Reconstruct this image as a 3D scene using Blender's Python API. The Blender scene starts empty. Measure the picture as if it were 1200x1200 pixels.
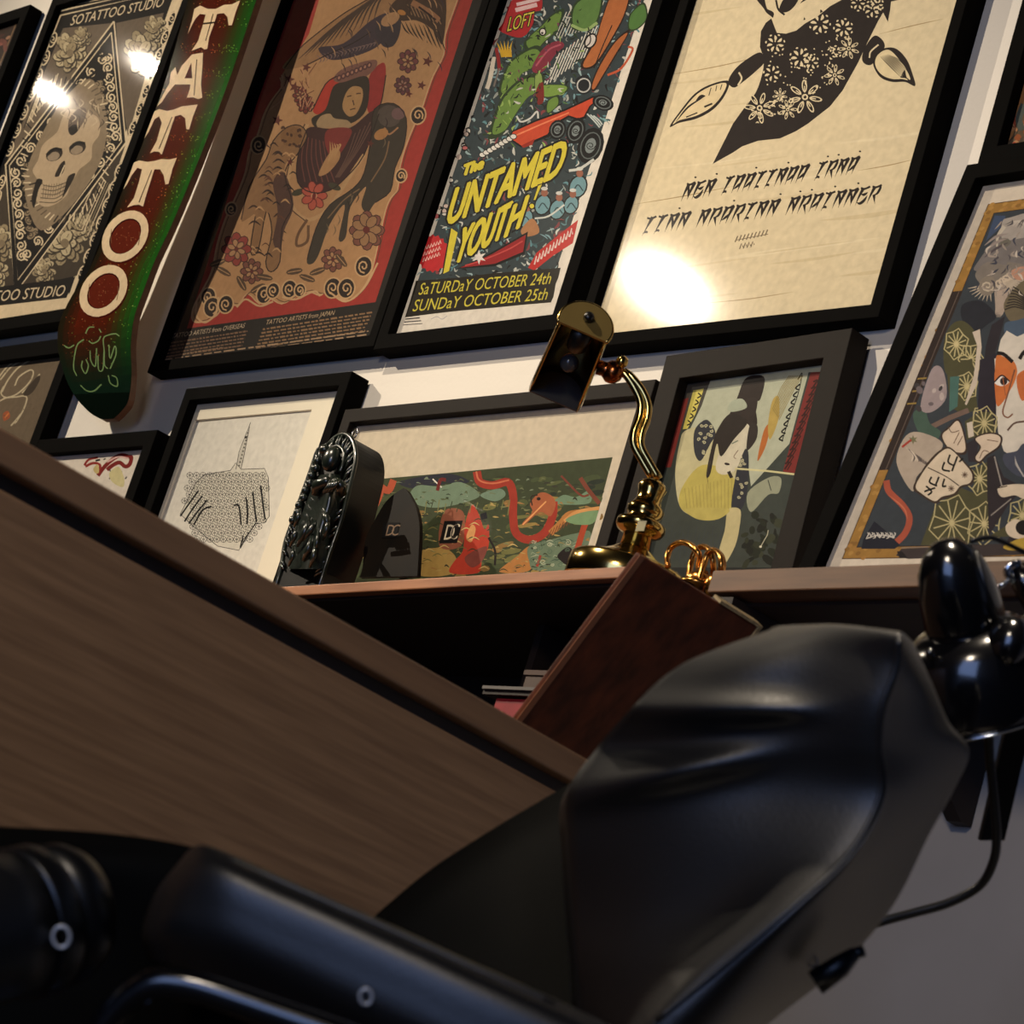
import bpy, bmesh, math, random
import numpy as np
from mathutils import Vector, Matrix
from mathutils.geometry import delaunay_2d_cdt

S = bpy.context.scene
COL = S.collection
rnd = random.Random(7)

# ------------------------------------------------------------------ camera
YAW, PITCH, ROLL, FPX = -0.9180186, 0.2749552, 0.3043393, 3201.51
CAM = np.array([0.0, -2.1, 0.25])
BASE = 0.25                                    # camera height: fitted heights are measured from it
_f = np.array([math.sin(YAW)*math.cos(PITCH), math.cos(YAW)*math.cos(PITCH), math.sin(PITCH)])
_r = np.array([math.cos(YAW), -math.sin(YAW), 0.0])
_u = np.cross(_r, _f)
RT = math.cos(ROLL)*_r + math.sin(ROLL)*_u
UP = -math.sin(ROLL)*_r + math.cos(ROLL)*_u
FW = _f
cam_data = bpy.data.cameras.new('camera')
cam_data.sensor_width = 36.0
cam_data.lens = FPX/1200*36
cam_data.clip_start = 0.05
cam_data.dof.use_dof = True
cam_data.dof.focus_distance = 3.7
cam_data.dof.aperture_fstop = 18
cam = bpy.data.objects.new('camera', cam_data)
COL.objects.link(cam)
m = Matrix.Identity(4)
for i in range(3):
    m[i][0], m[i][1], m[i][2], m[i][3] = RT[i], UP[i], -FW[i], CAM[i]
cam.matrix_world = m
S.camera = cam

# ------------------------------------------------------------------ world, lights, exposure
S.view_settings.view_transform = 'Standard'
S.view_settings.look = 'None'
S.view_settings.gamma = 1.0
S.view_settings.use_curve_mapping = False
S.view_settings.exposure = 0.0
w = bpy.data.worlds.new('evening_sky')
S.world = w
w.use_nodes = True
bg = w.node_tree.nodes['Background']
bg.inputs[0].default_value = (0.34, 0.48, 1.0, 1)
bg.inputs[1].default_value = 0.12

WARM = (1.0, 0.85, 0.66)
def look_at(o, target):
    o.rotation_euler = (Vector(target) - o.location).to_track_quat('-Z', 'Y').to_euler()
def spot_light(name, loc, target, watts, angle, blend, radius, color=WARM):
    d = bpy.data.lights.new(name, 'SPOT')
    d.energy, d.spot_size, d.spot_blend, d.shadow_soft_size, d.color = watts, math.radians(angle), blend, radius, color
    o = bpy.data.objects.new(name, d)
    o.location = loc
    look_at(o, target)
    COL.objects.link(o)
    return o
# ceiling spots that wash the picture wall, then two added lamps: (lamp, aim, watts, cone, radius)
SPOTS = [
    ((-2.95, -1.95, 3.08), (-2.55, 0.0, 1.12), 212, 52, .022),
    ((-5.66, -2.50, 3.08), (-3.75, 0.0, 1.35), 470, 62, .011),
    ((-6.82, -1.05, 3.10), (-4.60, 0.0, 1.70), 15, 70, .014),
    ((-6.30, -1.05, 3.10), (-4.20, 0.0, 1.70), 15, 70, .014),
    ((-0.60, -3.30, 1.90), (-1.75, -0.60, 0.75), 92, 72, .20),  # added fill lamp behind the camera, brightens counter and lower wall
    ((-1.25, -1.55, 3.10), (-1.17, -0.86, 0.62), 720, 15, .05),  # lamp added over the chair for the backrest highlights
]
for L, T, W, A, R in SPOTS:
    spot_light('ceiling_spot_light', L, T, W, A, 0.9, R)
d = bpy.data.lights.new('window_daylight', 'AREA')
d.shape, d.size, d.size_y, d.energy, d.color = 'RECTANGLE', 1.9, 1.8, 38, (0.36, 0.52, 1.0)
o = bpy.data.objects.new('window_daylight', d)
o.location = (0.15, -4.55, 1.02)
look_at(o, (0.10, 0.0, 1.02))
COL.objects.link(o)

# ------------------------------------------------------------------ pixel rays (1200 x 1200 photograph) -> points of the room
def ray(x, y):
    return FW + RT*((x - 600)/FPX) + UP*((600 - y)/FPX)
def at(x, y, depth):
    return CAM + ray(x, y)*depth
def on_plane(x, y, o, n):
    dd = ray(x, y)
    t = ((np.asarray(o, float) - CAM) @ n)/(dd @ n)
    return CAM + dd*t
def on_y(x, y, yy):
    return on_plane(x, y, (0, yy, 0), np.array([0, 1.0, 0]))
def on_z(x, y, zz):
    return on_plane(x, y, (0, 0, zz), np.array([0, 0, 1.0]))

# ------------------------------------------------------------------ materials
def lin(c):
    return tuple(((v/255)/12.92 if v/255 <= .04045 else ((v/255 + .055)/1.055)**2.4) for v in c)
def mat(name, rgb, rough=.5, metal=0.0, spec=.5, noise=0.0, nscale=30.0, stretch=(1, 1, 1), bump=0.0, bscale=200.0, rgb2=None, coat=0.0):
    ma = bpy.data.materials.new(name)
    ma.use_nodes = True
    nt = ma.node_tree
    b = nt.nodes['Principled BSDF']
    b.inputs['Roughness'].default_value = rough
    b.inputs['Metallic'].default_value = metal
    b.inputs['Specular IOR Level'].default_value = spec
    b.inputs['Coat Weight'].default_value = coat
    c = lin(rgb)
    tc = nt.nodes.new('ShaderNodeTexCoord')
    mp = nt.nodes.new('ShaderNodeMapping')
    mp.inputs['Scale'].default_value = stretch
    nt.links.new(tc.outputs['Object'], mp.inputs['Vector'])
    nz = nt.nodes.new('ShaderNodeTexNoise')
    nz.inputs['Scale'].default_value = nscale
    nz.inputs['Detail'].default_value = 6
    nt.links.new(mp.outputs['Vector'], nz.inputs['Vector'])
    cr = nt.nodes.new('ShaderNodeValToRGB')
    c2 = lin(rgb2) if rgb2 else tuple(v*(1 - noise) for v in c)
    cr.color_ramp.elements[0].position, cr.color_ramp.elements[1].position = .3, .7
    cr.color_ramp.elements[0].color = (*c2, 1)
    cr.color_ramp.elements[1].color = (*c, 1)
    nt.links.new(nz.outputs['Fac'], cr.inputs['Fac'])
    nt.links.new(cr.outputs['Color'], b.inputs['Base Color'])
    if bump:
        n2 = nt.nodes.new('ShaderNodeTexNoise')
        n2.inputs['Scale'].default_value = bscale
        n2.inputs['Detail'].default_value = 3
        nt.links.new(mp.outputs['Vector'], n2.inputs['Vector'])
        bp = nt.nodes.new('ShaderNodeBump')
        bp.inputs['Strength'].default_value = bump
        bp.inputs['Distance'].default_value = .002
        nt.links.new(n2.outputs['Fac'], bp.inputs['Height'])
        nt.links.new(bp.outputs['Normal'], b.inputs['Normal'])
    return ma
def print_mat(name, rough=.6, spec=.3, coat=0.0):
    """ink on paper: face colours of the mesh, broken up by paper grain"""
    ma = bpy.data.materials.new(name)
    ma.use_nodes = True
    nt = ma.node_tree
    b = nt.nodes['Principled BSDF']
    b.inputs['Roughness'].default_value = rough
    b.inputs['Specular IOR Level'].default_value = spec
    b.inputs['Coat Weight'].default_value = coat
    b.inputs['Coat Roughness'].default_value = .06
    at_ = nt.nodes.new('ShaderNodeAttribute')
    at_.attribute_name = 'ink'
    nz = nt.nodes.new('ShaderNodeTexNoise')
    nz.inputs['Scale'].default_value = 90
    nz.inputs['Detail'].default_value = 8
    tc = nt.nodes.new('ShaderNodeTexCoord')
    nt.links.new(tc.outputs['Object'], nz.inputs['Vector'])
    mr = nt.nodes.new('ShaderNodeMapRange')
    mr.inputs[3].default_value, mr.inputs[4].default_value = .78, 1.18
    nt.links.new(nz.outputs['Fac'], mr.inputs[0])
    mx = nt.nodes.new('ShaderNodeMix')
    mx.data_type, mx.blend_type = 'RGBA', 'MULTIPLY'
    mx.inputs[0].default_value = 1.0
    nt.links.new(at_.outputs['Color'], mx.inputs[6])
    nt.links.new(mr.outputs[0], mx.inputs[7])
    nt.links.new(mx.outputs[2], b.inputs['Base Color'])
    return ma
def glass_mat(name, rough=.03):
    ma = bpy.data.materials.new(name)
    ma.use_nodes = True
    nt = ma.node_tree
    nt.nodes.remove(nt.nodes['Principled BSDF'])
    out = nt.nodes['Material Output']
    tr = nt.nodes.new('ShaderNodeBsdfTransparent')
    gl = nt.nodes.new('ShaderNodeBsdfGlossy')
    gl.inputs['Roughness'].default_value = rough
    fr = nt.nodes.new('ShaderNodeFresnel')
    fr.inputs['IOR'].default_value = 1.5
    mx = nt.nodes.new('ShaderNodeMixShader')
    ge = nt.nodes.new('ShaderNodeNewGeometry')      # the inner faces of the pane add no reflection of their own
    iv = nt.nodes.new('ShaderNodeMath'); iv.operation = 'SUBTRACT'; iv.inputs[0].default_value = 1.0
    mu = nt.nodes.new('ShaderNodeMath'); mu.operation = 'MULTIPLY'
    nt.links.new(ge.outputs['Backfacing'], iv.inputs[1])
    nt.links.new(fr.outputs[0], mu.inputs[0]); nt.links.new(iv.outputs[0], mu.inputs[1])
    nt.links.new(mu.outputs[0], mx.inputs[0])
    nt.links.new(tr.outputs[0], mx.inputs[1])
    nt.links.new(gl.outputs[0], mx.inputs[2])
    nt.links.new(mx.outputs[0], out.inputs['Surface'])
    return ma
M = dict(
    wall=mat('white_wall_paint', (226, 219, 206), .7, noise=.03, nscale=3, bump=.15, bscale=120),
    ceiling=mat('ceiling_paint', (52, 50, 48), .9, noise=.05),
    side_wall=mat('dark_side_wall_paint', (70, 66, 62), .8, noise=.05),
    lower_wall=mat('grey_lower_wall', (180, 172, 163), .75, noise=.12, nscale=6),
    brass_satin=mat('satin_brass', (176, 150, 88), .42, metal=.8, noise=.15, nscale=30),
    floor=mat('floor_concrete', (88, 84, 80), .6, noise=.25, nscale=4),
    blackwood=mat('black_stained_wood', (9, 8, 7), .7, spec=.02, noise=.25, nscale=40, stretch=(1, 1, 1), bump=.05),
    blackwood_soft=mat('dark_brown_stained_wood', (27, 22, 18), .6, spec=.08, noise=.2, nscale=40, bump=.05),
    backing=mat('frame_backing_board', (70, 60, 50), .9, noise=.1),
    cream_mat=mat('cream_mount_board', (236, 228, 204), .8, noise=.02, bump=.05),
    white_mat=mat('white_mount_board', (222, 212, 200), .8, noise=.02, bump=.05),
    ink=print_mat('printed_ink', .7, .08),
    deck_ink=print_mat('lacquered_deck_print', .09, .4, 0.0),
    glass=glass_mat('picture_glass', .05),
    window_glass=glass_mat('window_glass', .0),
    maple=mat('maple_plies', (150, 112, 78), .5, noise=.35, nscale=60),
    walnut=mat('walnut_veneer', (182, 140, 98), .42, nscale=7, stretch=(1.2, 14, 26), rgb2=(152, 114, 78), bump=.04, bscale=60),
    walnut_edge=mat('walnut_edge_band', (172, 130, 90), .45, nscale=5, stretch=(1, 16, 16), rgb2=(148, 110, 76)),
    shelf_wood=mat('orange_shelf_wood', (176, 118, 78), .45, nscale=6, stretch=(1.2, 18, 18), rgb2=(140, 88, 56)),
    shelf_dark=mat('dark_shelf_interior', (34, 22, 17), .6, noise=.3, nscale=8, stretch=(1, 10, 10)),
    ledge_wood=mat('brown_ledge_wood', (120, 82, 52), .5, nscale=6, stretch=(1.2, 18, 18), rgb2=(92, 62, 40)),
    red_wood=mat('reddish_mahogany', (108, 50, 25), .45, spec=.2, nscale=5, stretch=(12, 12, 1.4), rgb2=(64, 27, 12)),
    edge_glint=mat('pale_edge_glint', (196, 170, 120), .5, noise=.5, nscale=160),
    vinyl=mat('black_vinyl', (16, 16, 17), .42, spec=.62, noise=.1, nscale=20, bump=.12, bscale=520),
    vinyl_soft=mat('dull_black_vinyl', (10, 10, 9), .7, spec=.03, noise=.1, nscale=20, bump=.12, bscale=520),
    black_gloss=mat('black_enamel', (8, 8, 10), .16, spec=.6, noise=.05, coat=.3),
    black_plastic=mat('black_plastic', (12, 12, 13), .35, noise=.1),
    rubber=mat('black_cable_rubber', (9, 9, 10), .4, noise=.1),
    chrome=mat('chrome', (215, 218, 222), .12, metal=1, noise=.03),
    steel=mat('rivet_steel', (190, 192, 196), .35, metal=.3, noise=.05),
    brass=mat('polished_brass', (200, 170, 100), .14, metal=1, noise=.12, nscale=25),
    brass_red=mat('tarnished_brass', (168, 96, 52), .22, metal=1, noise=.3, nscale=60),
    brass_inner=mat('shade_lining', (58, 58, 60), .4, noise=.1),
    copper_gold=mat('gold_ribbon', (206, 146, 72), .22, metal=1, noise=.15, nscale=60),
    bronze=mat('dark_green_glaze', (30, 39, 32), .28, spec=.7, noise=.5, nscale=60, coat=.4),
    bronze_black=mat('black_glaze_edge', (9, 10, 9), .35, noise=.2),
)

# ------------------------------------------------------------------ objects and meshes
def setp(o, label=None, cat=None, group=None, kind=None):
    if label: o['label'] = label
    if cat: o['category'] = cat
    if group: o['group'] = group
    if kind: o['kind'] = kind
    return o
def obj(name, verts, faces, m_, parent=None, smooth=False, mw=None):
    me = bpy.data.meshes.new(name)
    me.from_pydata([tuple(float(c) for c in v) for v in verts], [], faces)
    me.update()
    if m_: me.materials.append(m_)
    if smooth: me.polygons.foreach_set('use_smooth', [True]*len(me.polygons))
    o = bpy.data.objects.new(name, me)
    COL.objects.link(o)
    if parent:
        o.parent = parent
        if mw is None: o.matrix_parent_inverse = parent.matrix_world.inverted()
    if mw == 'local': pass
    return o
def thing(name, label, cat, loc=(0, 0, 0), group=None, mw=None):
    o = bpy.data.objects.new(name, None)
    o.empty_display_size = .05
    COL.objects.link(o)
    if mw is not None: o.matrix_world = mw
    else: o.matrix_world = Matrix.Translation(tuple(float(v) for v in loc))
    return setp(o, label, cat, group)
def fix_normals(o):
    bm = bmesh.new(); bm.from_mesh(o.data)
    bmesh.ops.recalc_face_normals(bm, faces=bm.faces[:])
    bm.to_mesh(o.data); bm.free()
    return o
def bevel(o, w_, seg=2):
    b = o.modifiers.new('bevel', 'BEVEL')
    b.width, b.segments, b.limit_method, b.angle_limit = w_, seg, 'ANGLE', math.radians(40)
    return o
def box(lo, hi):
    x0, y0, z0 = lo; x1, y1, z1 = hi
    v = [(x0, y0, z0), (x1, y0, z0), (x1, y1, z0), (x0, y1, z0), (x0, y0, z1), (x1, y0, z1), (x1, y1, z1), (x0, y1, z1)]
    f = [(0, 3, 2, 1), (4, 5, 6, 7), (0, 1, 5, 4), (1, 2, 6, 5), (2, 3, 7, 6), (3, 0, 4, 7)]
    return v, f
def hexa(b, t):
    """solid from a bottom quad and a top quad"""
    return list(b) + list(t), [(3, 2, 1, 0), (4, 5, 6, 7), (0, 1, 5, 4), (1, 2, 6, 5), (2, 3, 7, 6), (3, 0, 4, 7)]
def cr(pts, n=8, closed=False):
    """Catmull-Rom through points"""
    P = [np.asarray(p, float) for p in pts]
    k = len(P)
    if k < 3 and not closed: return P
    out = []
    for i in range(k if closed else k - 1):
        p0 = P[(i - 1) % k] if closed or i > 0 else 2*P[0] - P[1]
        p1, p2 = P[i], P[(i + 1) % k]
        p3 = P[(i + 2) % k] if closed or i + 2 < k else 2*P[-1] - P[-2]
        for j in range(n):
            t = j/n
            out.append(.5*((2*p1) + (p2 - p0)*t + (2*p0 - 5*p1 + 4*p2 - p3)*t*t + (3*p1 - p0 - 3*p2 + p3)*t**3))
    if not closed: out.append(P[-1])
    return out
def tube(pts, rad, n=10, cap=True):
    P = [np.asarray(p, float) for p in pts]
    R = rad if hasattr(rad, '__len__') else [rad]*len(P)
    T = []
    for i in range(len(P)):
        t = P[min(i + 1, len(P) - 1)] - P[max(i - 1, 0)]
        T.append(t/np.linalg.norm(t))
    a = np.array([0, 0, 1.0]) if abs(T[0][2]) < .9 else np.array([1.0, 0, 0])
    nrm = a - (a @ T[0])*T[0]
    V, F = [], []
    for i, p in enumerate(P):
        nrm = nrm - (nrm @ T[i])*T[i]
        nrm /= np.linalg.norm(nrm)
        b = np.cross(T[i], nrm)
        for k in range(n):
            an = 2*math.pi*k/n
            V.append(p + R[i]*(math.cos(an)*nrm + math.sin(an)*b))
    for i in range(len(P) - 1):
        for k in range(n):
            k2 = (k + 1) % n
            F.append((i*n + k, i*n + k2, (i + 1)*n + k2, (i + 1)*n + k))
    if cap:
        F.append(tuple(range(n - 1, -1, -1)))
        F.append(tuple((len(P) - 1)*n + k for k in range(n)))
    return V, F
def basis(axis, hint=(0, 0, 1)):
    a = np.asarray(axis, float); a = a/np.linalg.norm(a)
    h = np.asarray(hint, float)
    e1 = h - (h @ a)*a
    if np.linalg.norm(e1) < 1e-4: e1 = np.array([1.0, 0, 0]) - a[0]*a
    e1 /= np.linalg.norm(e1)
    return a, e1, np.cross(a, e1)
def lathe(o_, axis, prof, n=32, sx=1.0, hint=(0, 0, 1)):
    """prof: (height along axis, radius); sx squeezes the second radial direction"""
    a, e1, e2 = basis(axis, hint)
    V, F = [], []
    for h, r in prof:
        for k in range(n):
            t = 2*math.pi*k/n
            V.append(np.asarray(o_) + a*h + r*(math.cos(t)*e1 + sx*math.sin(t)*e2))
    m_ = len(prof)
    for i in range(m_ - 1):
        for k in range(n):
            k2 = (k + 1) % n
            F.append((i*n + k, i*n + k2, (i + 1)*n + k2, (i + 1)*n + k))
    F.append(tuple(range(n - 1, -1, -1)))
    F.append(tuple((m_ - 1)*n + k for k in range(n)))
    return V, F
def ball(c, rx, ry=None, rz=None, n=12, axes=None):
    ry, rz = ry or rx, rz or rx
    ax = axes or (np.array([1.0, 0, 0]), np.array([0, 1.0, 0]), np.array([0, 0, 1.0]))
    V, F = [], []
    h = n//2
    for i in range(h + 1):
        ph = math.pi*i/h
        for k in range(n):
            t = 2*math.pi*k/n
            V.append(np.asarray(c) + ax[0]*rx*math.sin(ph)*math.cos(t) + ax[1]*ry*math.sin(ph)*math.sin(t) + ax[2]*rz*math.cos(ph))
    for i in range(h):
        for k in range(n):
            k2 = (k + 1) % n
            F.append((i*n + k, i*n + k2, (i + 1)*n + k2, (i + 1)*n + k))
    return V, F
def merge(*vf):
    V, F = [], []
    for v, f in vf:
        o_ = len(V)
        V += list(v); F += [tuple(i + o_ for i in q) for q in f]
    return V, F
def sheet(rows, n=8, disp=None):
    """smooth surface through a grid of points"""
    A = [cr(r, n) for r in rows]
    cols = [cr([A[i][j] for i in range(len(A))], n) for j in range(len(A[0]))]
    nr, nc = len(cols[0]), len(cols)
    V = [cols[j][i] for i in range(nr) for j in range(nc)]
    if disp: V = [disp(v, i//nc/(nr - 1), (i % nc)/(nc - 1)) for i, v in enumerate(V)]
    F = [(i*nc + j, i*nc + j + 1, (i + 1)*nc + j + 1, (i + 1)*nc + j) for i in range(nr - 1) for j in range(nc - 1)]
    return V, F
def cushion(name, rows, n, m_, parent, thick, disp=None):
    """closed upholstered body: shaped front sheet, flat back"""
    V, F = sheet(rows, n, disp)
    nr, nc = (len(rows) - 1)*n + 1, (len(rows[0]) - 1)*n + 1
    k = len(V)
    away = np.array([FW[0], FW[1], 0.0]); away /= np.linalg.norm(away)
    V = list(V) + [v + away*thick for v in V]
    F = list(F) + [tuple(i + k for i in f[::-1]) for f in F]
    rim = [j for j in range(nc)] + [i*nc + nc - 1 for i in range(1, nr)] + [(nr - 1)*nc + j for j in range(nc - 2, -1, -1)] + [i*nc for i in range(nr - 2, 0, -1)]
    F += [(rim[i], rim[(i + 1) % len(rim)], k + rim[(i + 1) % len(rim)], k + rim[i]) for i in range(len(rim))]
    return fix_normals(obj(name, V, F, m_, parent, smooth=True))

# ------------------------------------------------------------------ flat print: coloured shapes cut into one planar sheet
_tc = {}
def text_tris(s):
    if s in _tc: return _tc[s]
    c = bpy.data.curves.new('lettering', 'FONT')
    c.body, c.resolution_u = s, 3
    o = bpy.data.objects.new('lettering', c)
    COL.objects.link(o)
    me = o.to_mesh()
    v = [(p.co.x, p.co.y) for p in me.vertices]
    me.calc_loop_triangles()
    t = [tuple(q.vertices) for q in me.loop_triangles]
    o.to_mesh_clear()
    bpy.data.objects.remove(o)
    bpy.data.curves.remove(c)
    xs = [p[0] for p in v]
    x0, x1 = min(xs), max(xs)
    _tc[s] = ([((x - x0)/(x1 - x0), y/.7) for x, y in v], t)
    return _tc[s]
class Art:
    """collects shapes given in photograph pixels, maps them to the sheet's own plane"""
    def __init__(self, to_local, rect):
        self.map, self.rect, self.shapes, self.gain = to_local, rect, [], 1.0
        x0, y0, x1, y1 = rect
        self.raw([(x0, y0), (x1, y0), (x1, y1), (x0, y1)], (255, 255, 255))
    def raw(self, pts, c):
        a = sum(pts[i][0]*pts[(i + 1) % len(pts)][1] - pts[(i + 1) % len(pts)][0]*pts[i][1] for i in range(len(pts)))
        if abs(a) < 1e-9: return
        if a < 0: pts = pts[::-1]
        x0, y0, x1, y1 = self.rect
        for ax, lim, sg in ((0, x0, 1), (0, x1, -1), (1, y0, 1), (1, y1, -1)):
            out = []
            for i, p in enumerate(pts):
                q = pts[(i + 1) % len(pts)]
                ip, iq = (p[ax] - lim)*sg >= 0, (q[ax] - lim)*sg >= 0
                if ip: out.append(p)
                if ip != iq:
                    t = (lim - p[ax])/(q[ax] - p[ax])
                    out.append((p[0] + (q[0] - p[0])*t, p[1] + (q[1] - p[1])*t))
            pts = out
            if len(pts) < 3: return
        self.shapes.append((pts, c))
    def fill(self, c):
        self.shapes[0] = (self.shapes[0][0], c)
    def poly(self, pts, c, smooth=False, n=5):
        if smooth: pts = cr(pts, n, True)
        self.raw([self.map(*p) for p in pts], c)
    def line(self, pts, wd, c, smooth=True, n=5, taper=False, closed=False):
        P = cr(pts, n, closed) if smooth else [np.asarray(p, float) for p in pts]
        if closed: P = P + [P[0]]
        L = len(P)
        lo, hi = [], []
        for i, p in enumerate(P):
            t = P[min(i + 1, L - 1)] - P[max(i - 1, 0)]
            t = t/(np.linalg.norm(t) + 1e-9)
            k = wd/2
            if taper == True: k *= max(.12, math.sin(math.pi*(i + .5)/L))
            elif taper == 'end': k *= max(.1, 1 - i/(L - 1))
            nn = np.array([-t[1], t[0]])*k
            lo.append(self.map(*(p - nn))); hi.append(self.map(*(p + nn)))
        for i in range(L - 1):
            self.raw([lo[i], lo[i + 1], hi[i + 1], hi[i]], c)
    def oval(self, x, y, rx, ry, ang, c, n=14):
        ca, sa = math.cos(math.radians(ang)), math.sin(math.radians(ang))
        self.poly([(x + rx*math.cos(t)*ca - ry*math.sin(t)*sa, y + rx*math.cos(t)*sa + ry*math.sin(t)*ca) for t in [2*math.pi*k/n for k in range(n)]], c)
    def ring(self, x, y, rx, ry, ang, wd, c, n=18):
        ca, sa = math.cos(math.radians(ang)), math.sin(math.radians(ang))
        self.line([(x + rx*math.cos(t)*ca - ry*math.sin(t)*sa, y + rx*math.cos(t)*sa + ry*math.sin(t)*ca) for t in [2*math.pi*k/n for k in range(n)]], wd, c, smooth=False, closed=True)
    def spiral(self, x, y, r, turns, wd, c, ang=0, hand=1, sq=.85, n=9):
        k = int(n*turns)
        self.line([(x + r*(1 - .8*i/k)*math.cos(math.radians(ang) + hand*2*math.pi*turns*i/k), y + sq*r*(1 - .8*i/k)*math.sin(math.radians(ang) + hand*2*math.pi*turns*i/k)) for i in range(k + 1)], wd, c, smooth=False)
    def flower(self, x, y, r, n, c, edge=None, core=None, sq=1.0, rot=0):
        for k in range(n):
            t = math.radians(rot) + 2*math.pi*k/n
            px_, py_ = x + .58*r*math.cos(t), y + .58*r*sq*math.sin(t)
            if edge: self.oval(px_, py_, .5*r, .36*r, math.degrees(t), edge, 10)
            self.oval(px_, py_, .5*r - 1.1, max(.4, .36*r - 1.1), math.degrees(t), c, 10)
        if core: self.oval(x, y, .25*r, .25*r, 0, core, 10)
    def star(self, x, y, r, c, k=5, inner=.42, rot=0):
        self.poly([(x + (r if i % 2 == 0 else r*inner)*math.sin(rot + math.pi*i/k), y - (r if i % 2 == 0 else r*inner)*math.cos(rot + math.pi*i/k)) for i in range(2*k)], c)
    def text(self, s, p0, p1, up, c, grow=0):
        v, t = text_tris(s)
        p0, p1, up = np.asarray(p0, float), np.asarray(p1, float), np.asarray(up, float)
        offs = [(0, 0)] if not grow else [(grow*math.cos(a), grow*math.sin(a)) for a in [k*math.pi/4 for k in range(8)]]
        for ox, oy in offs:
            q = [self.map(*(p0 + (p1 - p0)*x + up*y + np.array([ox, oy]))) for x, y in v]
            for a, b, d_ in t: self.raw([q[a], q[b], q[d_]], c)
    def mesh(self, name, m_, parent, z=0.0, bend=None):
        V, ED = [], []
        for pts, c in self.shapes:
            k, n = len(V), len(pts)
            ED += [(k + i, k + (i + 1) % n) for i in range(n)]
            V.extend(Vector((float(p[0]), float(p[1]))) for p in pts)
        ov, _e, of, _ov, _oe, _of = delaunay_2d_cdt(V, ED, [], 0, 2e-6)
        P = np.array([(p[0], p[1]) for p in ov])
        T = np.array([f for f in of if len(f) == 3], int)
        C = P[T].mean(1)
        order = np.argsort(C[:, 0], kind='stable')
        Cx, Cy = C[order, 0], C[order, 1]
        top = np.full(len(C), -1)
        for si, (pts, c) in enumerate(self.shapes):          # later shapes print over earlier ones
            q = np.asarray(pts, float)
            a, b = np.searchsorted(Cx, q[:, 0].min()), np.searchsorted(Cx, q[:, 0].max())
            if a >= b: continue
            idx = np.nonzero((Cy[a:b] >= q[:, 1].min()) & (Cy[a:b] <= q[:, 1].max()))[0] + a
            if not len(idx): continue
            x, y = Cx[idx], Cy[idx]
            wn = np.zeros(len(idx), int)
            for (x0, y0), (x1, y1) in zip(q, np.roll(q, -1, 0)):
                side = (x1 - x0)*(y - y0) - (x - x0)*(y1 - y0)
                wn += ((y0 <= y) & (y1 > y) & (side > 0)).astype(int)
                wn -= ((y0 > y) & (y1 <= y) & (side < 0)).astype(int)
            top[idx[wn != 0]] = si
        res = np.empty(len(C), int)
        res[order] = top
        keep = res >= 0
        T, res = T[keep], res[keep]
        me = bpy.data.meshes.new(name)
        me.from_pydata([(p[0], p[1], z + (bend(p[0], p[1]) if bend else 0)) for p in P], [], T.tolist())
        ca = me.color_attributes.new('ink', 'FLOAT_COLOR', 'CORNER')
        pal = np.array([(*(v*self.gain for v in lin(c)), 1.0) for _, c in self.shapes], np.float32)
        ca.data.foreach_set('color', np.repeat(pal[res], 3, 0).ravel())
        me.materials.append(m_)
        o = bpy.data.objects.new(name, me)
        COL.objects.link(o)
        o.parent = parent
        return o
def zoom(x0, y0, s):
    """coordinates read off an enlarged crop of the photograph"""
    return lambda *p: [(x0 + a/s, y0 + b/s) for a, b in p]

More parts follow.
